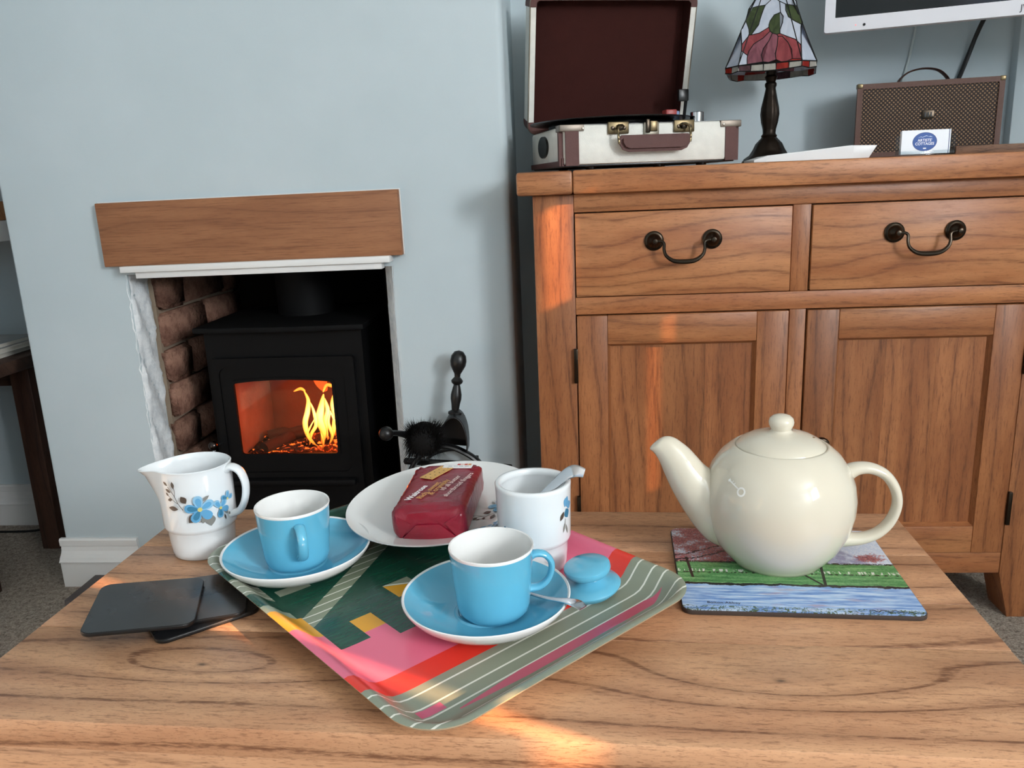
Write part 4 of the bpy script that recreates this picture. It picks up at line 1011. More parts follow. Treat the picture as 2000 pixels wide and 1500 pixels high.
def tray():
    u0, u1, v0, v1 = -.0145, .2885, -.0065, .397; vs, fs, mi = [], [], []
    prof = [(0, .0205), (.0035, .0212), (.008, .0198), (.014, .0145), (.020, .0085), (.026, .0048), (.033, .0034), (.045, .0030)]
    rings = []; N = 12
    for ins, z in prof:
        r = max(.042-ins, .010); rings.append([(x, y, z) for x, y in rrect(u0+ins, u1-ins, v0+ins, v1-ins, r, N)])
    under = [(.001, .0185), (.010, .0150), (.018, .0075), (.026, .0016), (.034, .0002), (.045, .0002)]
    ur = [[(x, y, z) for x, y in rrect(u0+i, u1-i, v0+i, v1-i, max(.042-i, .010), N)] for i, z in under]
    n = len(rings[0])
    allr = ur[::-1]+rings
    for r in allr: vs += r
    for a in range(len(allr)-1):
        for k in range(n):
            k2 = (k+1) % n; fs.append((a*n+k, a*n+k2, (a+1)*n+k2, (a+1)*n+k)); mi.append(0 if a >= len(ur) else (1 if a >= len(ur)-1 else 1))
    fs.append(tuple(range(n))); mi.append(1); fs.append(tuple(range((len(allr)-1)*n, len(allr)*n))); mi.append(0)
    return mesh('tray_body', vs, fs, [traym, traye], tr, True, mi, sharp=50)
tray()

# ------------------------------------------------------------------ crockery
def ceramic(name, c, rough=.07): return mat(name, c, rough, spec=.55, coat=.2)
blueg = ceramic('blue_glaze', (98, 178, 208)); whg = ceramic('white_glaze', (232, 232, 230)); crg = ceramic('cream_glaze', (214, 206, 188), .05); jugw = ceramic('china_white', (226, 230, 232))
steel = mat('steel', (196, 198, 202), .16, metal=1)
def saucer(x, y, lab):
    s = thing('saucer', (x, y, T+.0032), 0, lab, 'saucer', 'blue saucers on the tray')
    up = [(0, .0046), (.024, .0046), (.0255, .0066), (.0275, .0068), (.029, .0054), (.034, .0060), (.045, .0082), (.057, .0126), (.066, .0182), (.0712, .0228)]
    rim = [(.0727, .0240), (.0736, .0234), (.0736, .0222)]
    dn = [(.0722, .0196), (.0690, .0152), (.0620, .0094), (.050, .0052), (.035, .0030), (.033, .0), (.030, .0), (.0295, .003), (0, .003)]
    p = up+rim+dn; sp = [0]*(len(up)-1)+[1]*(len(rim)+len(dn))
    lathe('dish', p, [blueg, whg], s, 80, split=sp); return s
saucer(-.2856, .7271, 'blue saucer with a white rim under the cup next to the milk jug'); saucer(-.0835, .6325, 'blue saucer with a white rim holding a teaspoon under the cup')
def cup(x, y, ang, lab):
    c = thing('teacup', (x, y, T+.0079), ang, lab, 'cup', 'blue teacups on the tray')
    out = [(0, .0028), (.020, .0028), (.0205, 0), (.0235, 0), (.0242, .0010), (.0285, .0034), (.0310, .0072), (.0322, .0130), (.0334, .027), (.0349, .044), (.0362, .0615)]
    lip = [(.0367, .0634), (.0363, .0645), (.0350, .0640)]
    inn = [(.0338, .058), (.0324, .040), (.0306, .018), (.0290, .010), (.0245, .0066), (.012, .0058), (0, .0056)]
    p = out+lip+inn; sp = [0]*(len(out)-1)+[1]*(len(lip)+len(inn)); sp[len(out)-1] = 1
    lathe('bowl', p, [blueg, whg], c, 72, split=sp)
    pth = catmull([(.0322, 0, .0500), (.0372, 0, .0535), (.0455, 0, .0525), (.0512, 0, .0455), (.0512, 0, .0365), (.0475, 0, .0280), (.0400, 0, .0225), (.0312, 0, .0215)], 7)
    n = len(pth); ra = [.0056-.0010*math.sin(math.pi*k/(n-1)) for k in range(n)]
    sweep('handle', pth, [r*.62 for r in ra], blueg, c, rb=ra, up=(0, 1, 0), seg=16)
    return c
# handle sections lie across the vertical plane
cup(-.2852, .7262, R_(-62), 'blue teacup with white inside next to the milk jug, its handle turned forward'); cup(-.0770, .6300, R_(8), 'blue teacup with white inside next to the teaspoon, its handle turned to the lid')

# flower print pieces laid on a surface of revolution
pb1, pb2, pbd, pbn, pbe, pst = (mat('petal_blue', (98, 160, 200), .2), mat('petal_pale', (140, 186, 214), .2), mat('petal_deep', (62, 122, 154), .2), mat('leaf_brown', (84, 72, 64), .25), mat('leaf_grey', (132, 130, 124), .25), mat('flower_centre', (206, 196, 120), .3))
PMAT = [pb1, pb2, pbd, pbn, pbe, pst]
def leaf2(cx, cy, L, Wd, ang, n=8, blunt=1.):
    pts = []
    for k in range(n+1):
        t = k/n; w = Wd*math.sin(math.pi*t**blunt); pts.append((t*L, w))
    for k in range(n-1, 0, -1):
        t = k/n; w = Wd*math.sin(math.pi*t**blunt); pts.append((t*L, -w))
    c, s = math.cos(R_(ang)), math.sin(R_(ang)); return [(cx+a*c-b*s, cy+a*s+b*c) for a, b in pts]
def petal(cx, cy, L, Wd, ang, n=16):
    c, s = math.cos(R_(ang)), math.sin(R_(ang)); out = []
    for k in range(n):
        a = 2*math.pi*k/n; x = L*(.5+.5*math.cos(a)); y = Wd*math.sin(a)*(.74+.30*math.cos(a)); out.append((cx+x*c-y*s, cy+x*s+y*c))
    return out
def stroke(p, w):
    out = []; p = [v for v in catmull([(a, b, 0) for a, b in p], 5)]
    L, Rr = [], []
    for i, q in enumerate(p):
        t = (p[min(i+1, len(p)-1)]-p[max(i-1, 0)]).normalized(); nn = Vector((-t.y, t.x, 0)); L.append((q+nn*w)[:2]); Rr.append((q-nn*w)[:2])
    return L+Rr[::-1]
def decal(name, polys, fmap, parent):
    vs, fs, mi = [], [], []
    for lay, (pm, pts) in enumerate(polys):
        n = len(pts); cx = sum(p[0] for p in pts)/n; cy = sum(p[1] for p in pts)/n; off = .00025+.00003*lay
        if pm >= 100:      # strokes are strips
            pm -= 100; b = len(vs); h = n//2
            for p in pts: vs.append(fmap(p[0], p[1], off))
            for i in range(h-1): fs.append((b+i, b+i+1, b+n-2-i, b+n-1-i)); mi.append(pm)
            continue
        b = len(vs); vs.append(fmap(cx, cy, off))
        for t in (.5, 1.):
            for p in pts: vs.append(fmap(cx+(p[0]-cx)*t, cy+(p[1]-cy)*t, off))
        for i in range(n):
            j = (i+1) % n; fs.append((b, b+1+i, b+1+j)); mi.append(pm); fs.append((b+1+i, b+1+n+i, b+1+n+j, b+1+j)); mi.append(pm)
    return mesh(name, vs, fs, PMAT, parent, True, mi, sharp=180)
def bloom(cx, cy, s, rot=0, petals=(0, 1, 2, 3, 4), cen=True):
    cl = [0, 2, 2, 0, 0]; out = []
    for k in petals:
        a = rot+90+72*k; out.append((1 if k in (0, 4) else 0, petal(cx, cy, s, s*.40, a))); out.append((cl[k], petal(cx+.08*s*math.cos(R_(a)), cy+.08*s*math.sin(R_(a)), s*.74, s*.24, a)))
    if cen: out.append((5, [(cx+s*.16*math.cos(q*.7), cy+s*.16*math.sin(q*.7)) for q in range(9)]))
    return out
SPRAY = [(103, stroke([(-.0165, .001), (-.021, .009), (-.024, .017), (-.030, .026)], .00035)), (103, stroke([(-.0235, .015), (-.0225, .021), (-.0235, .026)], .0003)), (103, stroke([(-.021, .008), (-.026, .012), (-.031, .017)], .0003))]
for a in ((-.030, .027, .0065, .0015, 140), (-.0235, .024, .008, .0018, 95), (-.027, .020, .007, .0017, 150), (-.030, .016, .005, .0012, 130), (-.026, .013, .006, .0017, 195), (-.021, .002, .011, .0026, 172), (-.0125, .008, .009, .0034, 118)): SPRAY.append((3, leaf2(*a)))
SPRAY += [(103, stroke([(-.006, -.012), (.0, -.0135), (.006, -.012)], .0003)), (3, leaf2(-.003, -.004, .013, .0042, 225)), (4, leaf2(.009, -.007, .013, .0050, 270)), (4, leaf2(.004, -.008, .008, .0024, 250)), (4, leaf2(.003, .008, .009, .0016, 35)),
          (4, leaf2(.026, -.006, .008, .0022, 290)), (3, leaf2(.0245, -.012, .007, .0010, 280)), (4, leaf2(.030, -.012, .004, .0014, 300))]
SPRAY += bloom(0., .0, .0150, 6)+bloom(.0205, -.004, .0105, 30, (0, 2, 3, 4))+bloom(.030, .003, .0085, -10, (0, 1, 4))

def on_prof(prof, th0):
    def rad(z):
        for (r0, z0), (r1, z1) in zip(prof, prof[1:]):
            if min(z0, z1) <= z <= max(z0, z1) and abs(z1-z0) > 1e-9: return r0+(r1-r0)*(z-z0)/(z1-z0)
        return prof[-1][0]
    def f(zc):
        def fm(s, t, off):
            z = zc+t; r = rad(z)+off; a = th0+s/rad(zc); return (r*math.cos(a), r*math.sin(a), z)
        return fm
    return f
# milk jug
jg = thing('milk_jug', (-.4060, .7745, T), 0, 'white china milk jug with a spray of blue flowers, beside the tray', 'jug')
JO = [(.0300, 0), (.0318, .0015), (.0325, .006), (.0338, .018), (.0348, .030), (.0356, .0315), (.0372, .0335), (.0378, .036), (.0380, .060), (.0382, .092), (.0382, .0975)]
JI = [(.0386, .0990), (.0374, .0998), (.0362, .0985), (.0354, .092), (.0352, .060), (.0348, .036), (.032, .028), (.031, .008), (.026, .0045), (0, .004)]
def spoutf(a, r, z):
    da = math.atan2(math.sin(a-math.pi*1.04), math.cos(a-math.pi*1.04)); k = math.exp(-(da/.40)**2)
    h = max(0., (z-.062)/.0365); h = min(h, 1.05)
    e = (.0195*k*h**1.9 if r > .03 else 0)
    lift = -.0045*k*h*h
    dip = -.0035*max(0, math.cos(a-math.pi*.5-.2))**2*h*0
    return ((r+e)*math.cos(a), (r+e*.9)*math.sin(a)*.92, z+lift+dip)
lathe('body', [(0, .002), (.0285, .002), (.029, 0)]+JO+JI, jugw, jg, 96, fn=spoutf, sharp=60)
pth = catmull([(.0368, 0, .092), (.043, 0, .0955), (.0515, 0, .0905), (.0560, 0, .077), (.0535, 0, .060), (.0465, 0, .0475), (.0368, 0, .0430)], 8); n = len(pth)
hj = sweep('handle', pth, [.0040-.0006*math.sin(math.pi*k/(n-1)) for k in range(n)], jugw, jg, rb=[.0068-.0010*math.sin(math.pi*k/(n-1)) for k in range(n)], up=(0, 1, 0), seg=16); hj.rotation_euler = (0, 0, R_(-4))
decal('flower_print', SPRAY, on_prof(JO, R_(-62))(.0605), jg)
# sugar bowl
sgb = thing('sugar_bowl', (-.0455, .7330, T+.0032), 0, 'open white china sugar bowl with blue flowers and a spoon in it', 'sugar bowl')
SO = [(.0290, 0), (.0305, .0015), (.0312, .006), (.0322, .018), (.0328, .0275), (.0338, .0290), (.0352, .0310), (.0358, .0335), (.0362, .060), (.0368, .084)]
SI = [(.0370, .0868), (.0360, .0880), (.0330, .0878), (.0318, .0868), (.0312, .0830), (.0318, .0815), (.0335, .078), (.0338, .040), (.030, .028), (.029, .012), (.024, .006), (0, .005)]
lathe('body', [(0, .002), (.0275, .002), (.028, 0)]+SO+SI, jugw, sgb, 80, sharp=60)
spr2 = [(m_, [(a*.62, b*.85) for a, b in p]) for m_, p in SPRAY]
side = [(0, leaf2(0, .004, .011, .0045, 60)), (2, leaf2(.002, .002, .011, .0045, 290)), (0, leaf2(.003, .004, .010, .004, 0)), (3, leaf2(-.001, .0, .010, .0024, 235)), (103, stroke([(.001, -.008), (.0, -.018)], .0003)), (4, leaf2(0, -.012, .010, .0013, 255)), (4, leaf2(.002, -.014, .011, .0012, 285))]
decal('flower_print', side, on_prof(SO, R_(-33))(.064), sgb)
decal('flower_print', [(2, leaf2(-.004, 0, .010, .004, 100)), (0, leaf2(-.009, -.002, .009, .004, 60)), (3, leaf2(.004, .0, .006, .0028, 20)), (4, leaf2(-.012, -.003, .009, .003, 140))], on_prof(SO, R_(-128))(.0415), sgb)
sugar = mat('sugar', (236, 234, 230), .9); lathe('sugar_fill', [(0, .052), (.02, .050), (.0333, .047)], sugar, sgb, 40)
def spoon(name, lab, path, wid, thk, bowl=None, up=(0, 0, 1)):
    s = thing(name, path[0], 0, lab, 'spoon'); o = Vector(path[0]); p = [Vector(q)-o for q in path]; n = len(p)
    sweep('handle', catmull(p, 5), crv(wid, 5), steel, s, rb=crv(thk, 5), seg=12, power=.7, up=up)
    if bowl:
        c, L, Wd, up = bowl; c = Vector(c)-o; vs, fs = [], []; d = Vector(up[0]).normalized(); w = Vector(up[1]).normalized(); u = d.cross(w); u = u if u.z > 0 else -u; m, k = 16, 6
        for r in range(k+1):
            t = r/k
            for a in range(m):
                an = 2*math.pi*a/m; e = 1-.18*math.cos(an); vs.append(c+d*(L*t*math.cos(an))+w*(Wd*t*math.sin(an)*e)+u*(-.004*(1-t*t)))
        for r in range(k):
            for a in range(m): a2 = (a+1) % m; fs.append((r*m+a, r*m+a2, (r+1)*m+a2, (r+1)*m+a))
        ob = mesh('bowl', vs, fs, steel, s, True, sharp=180); md = ob.modifiers.new('t', 'SOLIDIFY'); md.thickness = .0009
    return s
sx, sy, sz = -.0455, .7330, T+.0032
spoon('teaspoon', 'steel teaspoon standing in the sugar bowl', [(sx-.014, sy-.003, sz+.053), (sx+.004, sy-.004, sz+.070), (sx+.022, sy-.005, sz+.086), (sx+.033, sy-.006, sz+.096), (sx+.041, sy-.007, sz+.0995), (sx+.050, sy-.008, sz+.0975)],
      [.0020, .0028, .0046, .0056, .0062, .0045], [.0012, .001, .0009, .0008, .0008, .0006], up=(-.25, -.8, .55))
spoon('teaspoon', 'steel teaspoon lying on the saucer beside the blue cup', [(-.062, .6605, T+.0165), (-.048, .648, T+.0172), (-.030, .6305, T+.0215), (-.013, .6140, T+.0282), (-.0045, .6060, T+.0300), (.0005, .6015, T+.0285)],
      [.0018, .0020, .0032, .0052, .0060, .0048], [.0013, .0011, .0010, .0009, .0009, .0007], ((-.075, .672, T+.018), .016, .010, ((-.7, .7, 0), (.7, .7, 0))))
# blue lid of the sugar bowl
ld = thing('china_cover', (.0085, .6745, T+.0042), 0, 'glossy blue sugar bowl lid with a broad flat knob lying on the tray', 'lid'); ld.rotation_euler = (R_(3), R_(-8), 0); ld.scale = (1, 1, 1.12)
lathe('cover_body', [(0, .0005), (.0225, .0005), (.0235, .0020), (.0262, .0032), (.0280, .0052), (.0283, .0066), (.0272, .0080), (.0205, .0102), (.0140, .0128), (.0126, .0148), (.0136, .0164), (.0190, .0178), (.0212, .0198), (.0217, .0222), (.0212, .0242), (.0195, .0254), (.0100, .0266), (0, .0268)], blueg, ld, 64)

# plate with flowers, tipped on the tray rim
PL = (-.1495, .8210, T+.0170)
pl = thing('plate', PL, 0, 'white china plate with blue flowers under the biscuit packet', 'plate'); pl.rotation_euler = (R_(3.2), R_(-3.15), 0)
PP = [(0, .0040), (.050, .0042), (.062, .0060), (.072, .0095), (.085, .0140), (.100, .0188), (.1045, .0205)]
lathe('dish', PP+[(.1062, .0208), (.1062, .0196), (.102, .0170), (.085, .0115), (.070, .0065), (.061, .0025), (.060, 0), (.056, 0), (.055, .0018), (0, .0018)], whg, pl, 96)
def on_plate(cx, cy, rot):
    c, s = math.cos(R_(rot)), math.sin(R_(rot))
    def fm(a, b, off):
        x = cx+a*c-b*s; y = cy+a*s+b*c; r = math.hypot(x, y)
        for (r0, z0), (r1, z1) in zip(PP, PP[1:]):
            if r0 <= r <= r1: break
        return (x, y, z0+(z1-z0)*(r-r0)/(r1-r0)+off+.0003)
    return fm
decal('flower_print', SPRAY, on_plate(.063, .004, 80), pl); decal('flower_print', [(m_, [(a*.8, b*.8) for a, b in p]) for m_, p in SPRAY], on_plate(.044, -.062, 20), pl)

# biscuit packet
redw = mat('wrapper_red', (128, 16, 38), .28, spec=.5, coat=.2, fn=lambda g, b: (g.nt.links.new(g.mix(g.noise(g.coord(), 40., 3), lin(120, 14, 34), lin(142, 22, 46)), b.inputs['Base Color']), g.nt.links.new(g.bump(g.noise(g.coord(), 70., 3, .6, .8), .45, .003), b.inputs['Normal'])))
pkt = thing('biscuit_packet', (-.151, .813, T+.0217), R_(-1), 'dark red wrapped packet of shortbread biscuits on the plate', 'biscuit packet'); pkt.rotation_euler = (R_(3.2), R_(-3.15), R_(-3))
def packet():
    hw, hl, h = .0395, .0605, .036; vs, fs = [], []; n = 26; m = 44
    rr = random.Random(5)
    def sec(t):        # t in -1..1 along length
        e = max(0, (abs(t)-.84)/.16); return 1-.10*e*e, 1-.30*e**1.5
    for j in range(n+1):
        t = -1+2*j/n; sw_, sh_ = sec(t)
        for k in range(m):
            a = 2*math.pi*k/m; c, s = math.cos(a), math.sin(a)
            px = math.copysign(abs(c)**.32, c)*hw*sw_; pz = h/2+math.copysign(abs(s)**.42, s)*h/2*sh_
            w = .0010*math.sin(9*t*3+k*.9)*(.3+abs(t)**4*2.2)+rr.uniform(-.0003, .0003)
            vs.append((px*(1+w*8), t*hl, max(0, pz+w*(1 if s > 0 else .2))))
    for j in range(n):
        for k in range(m): k2 = (k+1) % m; fs.append((j*m+k, j*m+k2, (j+1)*m+k2, (j+1)*m+k))
    for j, y in ((0, -hl), (n, hl)):
        b = len(vs)
        for q in (.7, .35):
            for k in range(m):
                v = vs[j*m+k]; vs.append((v[0]*(q*.3+.7), y-(1-q)*.002*(1 if j == 0 else -1)+rr.uniform(-.0008, .0008), h*.36+(v[2]-h*.36)*q))
        for k in range(m): k2 = (k+1) % m; fs.append((j*m+k, j*m+k2, b+k2, b+k)); fs.append((b+k, b+k2, b+m+k2, b+m+k))
        fs.append(tuple(range(b+m, b+2*m)))
    return mesh('wrapper', vs, fs, redw, pkt, True, sharp=60)
packet()
# folded end flaps
prism('end_flap', [(-.030, .004), (-.012, .020), (.012, .020), (.030, .004), (.031, .0015), (-.031, .0015)], -.0635, -.0618, redw, pkt, axis='Y', bev=.0005)
for s in (-1, 1): mesh('fold', [(s*.034, -.060, .030), (s*.018, -.0628, .021), (s*.030, -.0632, .004), (s*.0365, -.059, .010)]+[(s*.034, -.058, .030), (s*.018, -.0608, .021), (s*.030, -.0612, .004), (s*.0355, -.057, .010)], [(0, 1, 2, 3), (4, 5, 6, 7), (0, 1, 5, 4), (1, 2, 6, 5), (2, 3, 7, 6), (3, 0, 4, 7)], redw, pkt)
ZT = .0372
gold = mat('print_gold', (206, 150, 84), .5); pal = mat('print_cream', (232, 206, 200), .5); pwh = mat('print_white', (240, 236, 236), .5)
def tx(s, size, m_, x, y, **k): text('lettering', s, size, m_, pkt, Matrix.Translation((x, y, ZT)) @ Matrix.Rotation(R_(72), 4, 'Z'), 'LEFT', .0001, **k)
tx('Waitrose', .0098, pwh, -.0220, -.040, bold=.0002); tx('Rich, sweet', .0098, gold, -.0105, -.037, bold=.0001, sx=.92); tx('& crumbly', .0098, gold, -.0005, -.028, bold=.0001, sx=.95)
tx('10 all butter', .0092, pal, .0100, -.019, sx=.86); tx('shortbread fingers', .0092, pal, .0165, -.034, sx=.90)
bisc = mat('print_biscuit', (216, 168, 96), .5, fn=lambda g, b: g.nt.links.new(g.mix(g.noise(g.coord(), 300., 2), lin(206, 156, 84), lin(226, 182, 112)), b.inputs['Base Color'])); bdot = mat('print_dot', (104, 70, 40), .5)
bq = [(-.025, .019), (-.0095, .0125), (.009, .043), (-.0062, .050)]
prism('printed_biscuit', bq, ZT-.0004, ZT+.0002, bisc, pkt, smooth=False)
for i in range(5):
    for j in range(2):
        f = (i+.5)/5; gq = (.3, .7)[j]; a = [bq[0][k]+(bq[3][k]-bq[0][k])*f for k in (0, 1)]; b2 = [bq[1][k]+(bq[2][k]-bq[1][k])*f for k in (0, 1)]
        prism('printed_dot', [(a[0]+(b2[0]-a[0])*gq+.0009*math.cos(q), a[1]+(b2[1]-a[1])*gq+.0009*math.sin(q)) for q in range(6)], ZT, ZT+.0003, bdot, pkt, smooth=False)
prism('info_panel', [(-.0045, .0435), (.0295, .0400), (.0305, .0520), (-.003, .0545)], ZT-.0006, ZT+.0003, pwh, pkt, smooth=False)
for i, cc in enumerate(((200, 60, 60), (236, 200, 190), (206, 80, 60), (220, 150, 80))):
    a = .012+i*.0042; prism('info_cell', [(a, .0492-.0005*i), (a+.0036, .0487-.0005*i), (a+.0038, .0522-.0004*i), (a+.0003, .0526-.0004*i)], ZT, ZT+.0005, mat('info_%d' % i, cc, .5), pkt, smooth=False)
for i in range(4): prism('info_line', [(.002+i*.0065, .0460-.0006*i), (.0065+i*.0065, .0456-.0006*i), (.0066+i*.0065, .0466-.0006*i), (.0021+i*.0065, .0470-.0006*i)], ZT, ZT+.0005, mat('info_grey', (150, 170, 170), .5), pkt, smooth=False)

# ------------------------------------------------------------------ place mat with a painted river scene
MW, MD = .2045, .1720
def paintfn(g, b):
    x, y, z = g.sep(g.coord()); u = x/MW; v = y/MD
    o = g.comb(x*1., y*1., 0.)
    wob = g.noise(g.comb(x*60, y*60, 0.), 1., 4, .65); st = g.noise(g.comb(x*22, y*240, 0.), 1., 4, .65); st2 = g.noise(g.comb(x*50, y*420, 3.), 1., 3, .6); br_ = g.noise(g.comb(x*240, y*240, 1.), 1., 5, .75, 1.5)
    vv = v+(wob-.5)*.06
    water = g.ramp(st, [(.25, lin(58, 88, 150)), (.42, lin(112, 148, 206)), (.55, lin(172, 198, 230)), (.72, lin(224, 232, 240))])
    pinkp = g.ss(g.noise(g.comb(x*35, y*120, 7.), 1., 2), .55, .72)*(((u-.02)*(u-.02)*-9.).exp())
    water = g.mix(pinkp*.7, water, lin(182, 150, 160))
    sky = g.mix(g.ss(br_, .4, .62), lin(196, 206, 226), lin(226, 228, 234))
    mid_ = g.noise(g.comb(x*45, y*60, 9.), 1., 4, .7); fol = g.noise(g.comb(x*420, y*420, 4.), 1., 3, .7)
    msk = ((u+.36)*(u+.36)*-9.).exp()*.62+((u-.40)*(u-.40)*-90.).exp()*((v-.13)*(v-.13)*-120.).exp()*.75
    red = g.ss(msk+(mid_-.5)*.9+(fol-.5)*.7, .42, .60)
    rcol = g.ramp(fol, [(.3, lin(60, 28, 34)), (.48, lin(140, 54, 56)), (.66, lin(206, 130, 122))])
    sky = g.mix(red*.92, sky, rcol); sky = g.mix(((v-.30-u*.5-(mid_-.5)*.12).abs().lt(.007)).mx((v-.42-u*.62-(mid_-.5)*.1).abs().lt(.006))*u.lt(-.12), sky, lin(56, 40, 56))
    hill = g.ss(((u-.22)*(u-.22)*-30.).exp()-(v-.06)*2.6, .35, .5); sky = g.mix(hill*.7*g.ss(wob, .3, .6), sky, lin(120, 112, 150))
    grass = g.ramp(st*.6+br_*.4, [(.3, lin(40, 66, 42)), (.48, lin(84, 140, 84)), (.68, lin(150, 192, 132))])
    c = g.mix(vv.gt(.045), grass, sky)
    c = g.mix((v-.045).abs().lt(.010)*g.ss(br_, .42, .5), c, lin(46, 44, 38))
    fence = v.between(-.075, -.045)*g.ss(g.noise(g.comb(x*420, y*60, 5.), 1., 2, .6), .52, .56); c = g.mix(fence, c, lin(212, 214, 204))
    c = g.mix((v+.083).abs().lt(.006)*g.ss(g.noise(g.comb(x*300, y*200, 2.), 1., 2, .6), .48, .54), c, lin(40, 34, 30))
    for u0, du, v0, v1 in ((.135, .55, -.205, -.02), (.145, -.10, -.205, .02), (-.43, .06, -.145, .10)):
        c = g.mix((u-u0+(v-v0)*du).abs().lt(.0065)*v.between(v0, v1), c, lin(34, 26, 24))
    wm = vv.lt(-.218+0.); c = g.mix(wm, c, water); c = g.mix((vv+.214).abs().lt(.011), c, lin(38, 36, 38))
    c = g.mix((v-(u*.3+.06)*-.0+.445).lt(0.)*g.ss(br_, .5, .56), c, lin(70, 90, 52))
    g.nt.links.new(c, b.inputs['Base Color'])
paintm = mat('river_painting', (140, 160, 180), .25, fn=paintfn, spec=.45); hard = mat('hardboard_edge', (58, 46, 40), .7)
pmr = thing('place_mat', (.1936, .7215, T), R_(-3.0), 'place mat with a painted river, grass and red trees under the teapot', 'place mat')
prism('board', rrect(-MW/2, MW/2, -MD/2, MD/2, .009, 8), 0, .0042, hard, pmr, bev=.0006)
prism('picture', rrect(-MW/2+.0008, MW/2-.0008, -MD/2+.0008, MD/2-.0008, .0085, 8), .0042, .0047, paintm, pmr)
ink = mat('ink', (34, 32, 40), .5)
text('lettering', 'Bolton Abbey', .0052, ink, pmr, Matrix.Translation((-.080, -.0735, .0048)), 'LEFT', .00003, sx=1.)
sweep('signature', catmull([(.055+.0035*k, -.0795+.0018*math.sin(k*2.3), .0050) for k in range(9)], 4), .0003, ink, pmr, seg=5)

# ------------------------------------------------------------------ teapot
tp = thing('teapot', (.1905, .7420, T+.0047), R_(-3), 'round cream teapot with a key mark on its belly, on the painted mat', 'teapot')
BO = [(0, .003), (.0395, .003), (.0405, .0), (.0425, .0), (.0440, .0025), (.0500, .0085), (.0590, .0205), (.0665, .0370), (.0702, .0545), (.0705, .0680), (.0682, .0820), (.0630, .0955), (.0545, .1075), (.0470, .1140), (.0440, .1160), (.0428, .1166), (.0415, .1160), (.0405, .1130), (.038, .112)]
lathe('body', BO, crg, tp, 96, sharp=60)
lathe('lid', [(.0408, .1140), (.0412, .1158), (.0405, .1172), (.036, .1212), (.028, .1252), (.018, .1280), (.0118, .1292), (.0098, .1302), (.0092, .1315), (.0100, .1335), (.0114, .1365), (.0116, .1392), (.0106, .1425), (.0075, .1450), (.003, .1462), (0, .1463)], crg, tp, 64)
lathe('steam_hole', [(0, .0004), (.0012, .0004), (.0014, 0)], mat('bare_clay', (150, 122, 98), .8), tp, 12, loc=(.029, -.005, .1249))
SPT = [((-.050, .010), (-.050, .070)), ((-.0640, .0165), (-.0560, .0840)), ((-.0745, .0270), (-.0650, .0915)), ((-.0840, .0400), (-.0710, .0965)), ((-.0940, .0565), (-.0775, .1040)), ((-.1020, .0720), (-.0840, .1115)),
       ((-.1080, .0860), (-.0910, .1175)), ((-.1120, .0965), (-.0975, .1222)), ((-.1160, .1045), (-.1040, .1242)), ((-.1195, .1090), (-.1105, .1232)), ((-.1218, .1108), (-.1165, .1188)), ((-.1222, .1122), (-.1205, .1150))]
def spout():
    seg = 24; vs, fs = [], []; cl = catmull([(a[0]+b[0], 0, a[1]+b[1]) for a, b in SPT], 4); hv = catmull([(b[0]-a[0], 0, b[1]-a[1]) for a, b in SPT], 4); n = len(cl)
    for i in range(n):
        c = cl[i]*.5; h = hv[i]*.5; k = i/(n-1); d = h.length*(.66+.22*k) if k < .8 else h.length*(.84+.5*(k-.8))
        for q in range(seg): a = 2*math.pi*q/seg; vs.append(c+h*math.sin(a)+Vector((0, d*math.cos(a), 0)))
    for i in range(n-1):
        for q in range(seg): q2 = (q+1) % seg; fs.append((i*seg+q, i*seg+q2, (i+1)*seg+q2, (i+1)*seg+q))
    fs.append(tuple(range((n-1)*seg, n*seg)))
    return mesh('spout', vs, fs, crg, tp, True, sharp=80)
spout()
pth2 = catmull([(.0600, 0, .0870), (.0700, 0, .0925), (.0830, 0, .0930), (.0965, 0, .0865), (.1060, 0, .0730), (.1090, 0, .0570), (.1040, 0, .0400), (.0930, 0, .0275), (.0780, 0, .0215), (.0600, 0, .0205)], 7); n2 = len(pth2)
sweep('handle', pth2, crv([.0085, .0064, .0054, .0050, .0048, .0046, .0047, .0050, .0056, .0075], 7), crg, tp, rb=crv([.0095, .0084, .0078, .0074, .0072, .0072, .0072, .0076, .0084, .0095], 7), up=(0, 1, 0), seg=20)
markm = mat('key_mark', (244, 242, 236), .3)
key = []
def on_body(th0, zc):
    f = on_prof(BO[4:15], th0)(zc); return f
KS = 1.35
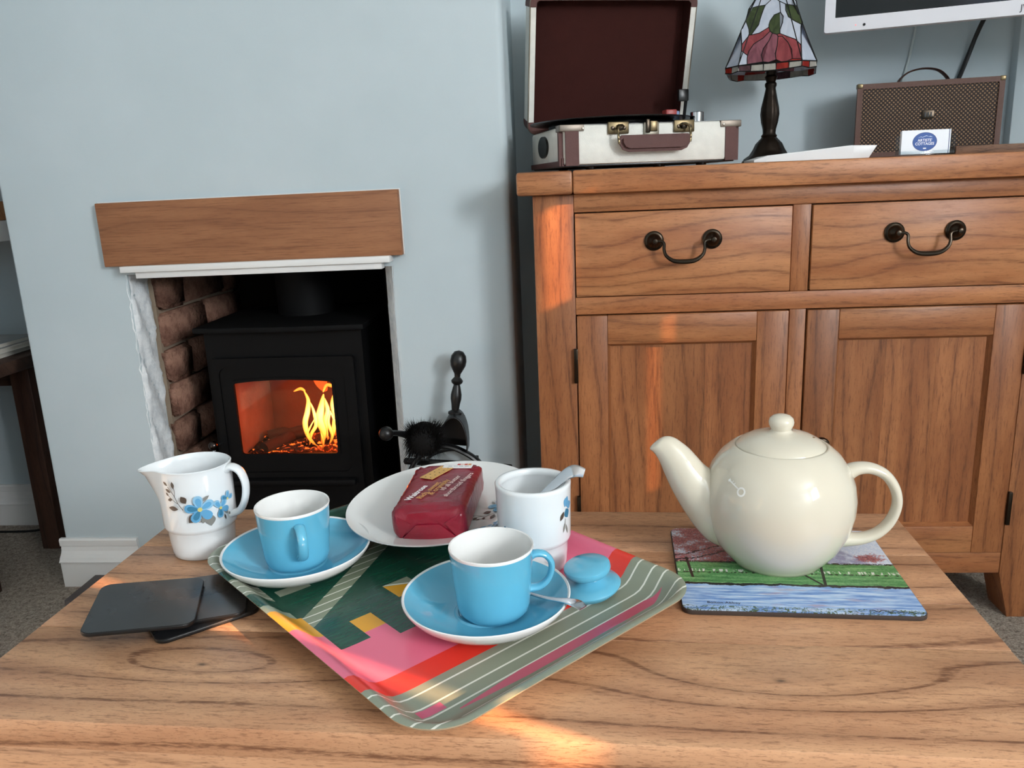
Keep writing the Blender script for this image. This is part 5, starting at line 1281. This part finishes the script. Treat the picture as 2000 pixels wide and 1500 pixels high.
KEY = [(0, [(-.0095, .0030), (-.0080, .0045), (-.0068, .0034), (-.0083, .0020)]), (0, [(-.0074, .0035), (.0005, .0003), (.0001, -.0006), (-.0078, .0026)]), (0, [(-.0055, .0030), (-.0049, .0039), (-.0043, .0036), (-.0048, .0027)]), (0, [(-.0035, .0022), (-.0030, .0030), (-.0024, .0027), (-.0029, .0019)])]
vsk, fsk = [], []; fm = on_body(R_(-134), .0900)
for _, p in KEY:
    b = len(vsk); vsk += [fm(a*KS, c*KS, .0004) for a, c in p]; fsk.append(tuple(range(b, b+4)))
b = len(vsk)
for k in range(20):
    a = 2*math.pi*k/20; vsk.append(fm(KS*(.0032+.0031*math.cos(a)), KS*(-.0016+.0031*math.sin(a)), .0004)); vsk.append(fm(KS*(.0032+.0019*math.cos(a)), KS*(-.0016+.0019*math.sin(a)), .0004))
for k in range(20): k2 = (k+1) % 20; fsk.append((b+2*k, b+2*k2, b+2*k2+1, b+2*k+1))
mesh('key_emblem', vsk, fsk, markm, tp)

# ------------------------------------------------------------------ coasters
blk = mat('black_coaster', (30, 30, 32), .2, spec=.55, coat=.15, fn=lambda g, b: g.put(b.inputs['Roughness'], g.noise(g.coord(), 14., 4, .6)*.35+.12)); blke = mat('coaster_edge', (16, 16, 17), .35)
def coaster(loc, rz, tilt, lab, s=.0455):
    c = thing('coaster', loc, 0, lab, 'coaster', 'black coasters beside the tray'); c.rotation_euler = Euler((tilt[0], tilt[1], R_(rz)), 'XYZ')
    prism('board', rrect(-s, s, -s, s, .010, 8), 0, .0034, blke, c, bev=.0005); prism('face', rrect(-s+.0006, s-.0006, -s+.0006, s-.0006, .0095, 8), .0034, .0038, blk, c)
    return c
coaster((-.3560, .6500, T+.0002), 40, (0, 0), 'black coaster lying flat at the bottom of the loose pile')
coaster((-.3570, .6560, T+.0045), 19, (0, 0), 'black coaster in the middle of the loose pile', .044)
coaster((-.3935, .6300, T+.0125), 19, (R_(0), R_(4.5)), 'glossy black coaster on top of the loose pile, tipped up at one side', .0455)
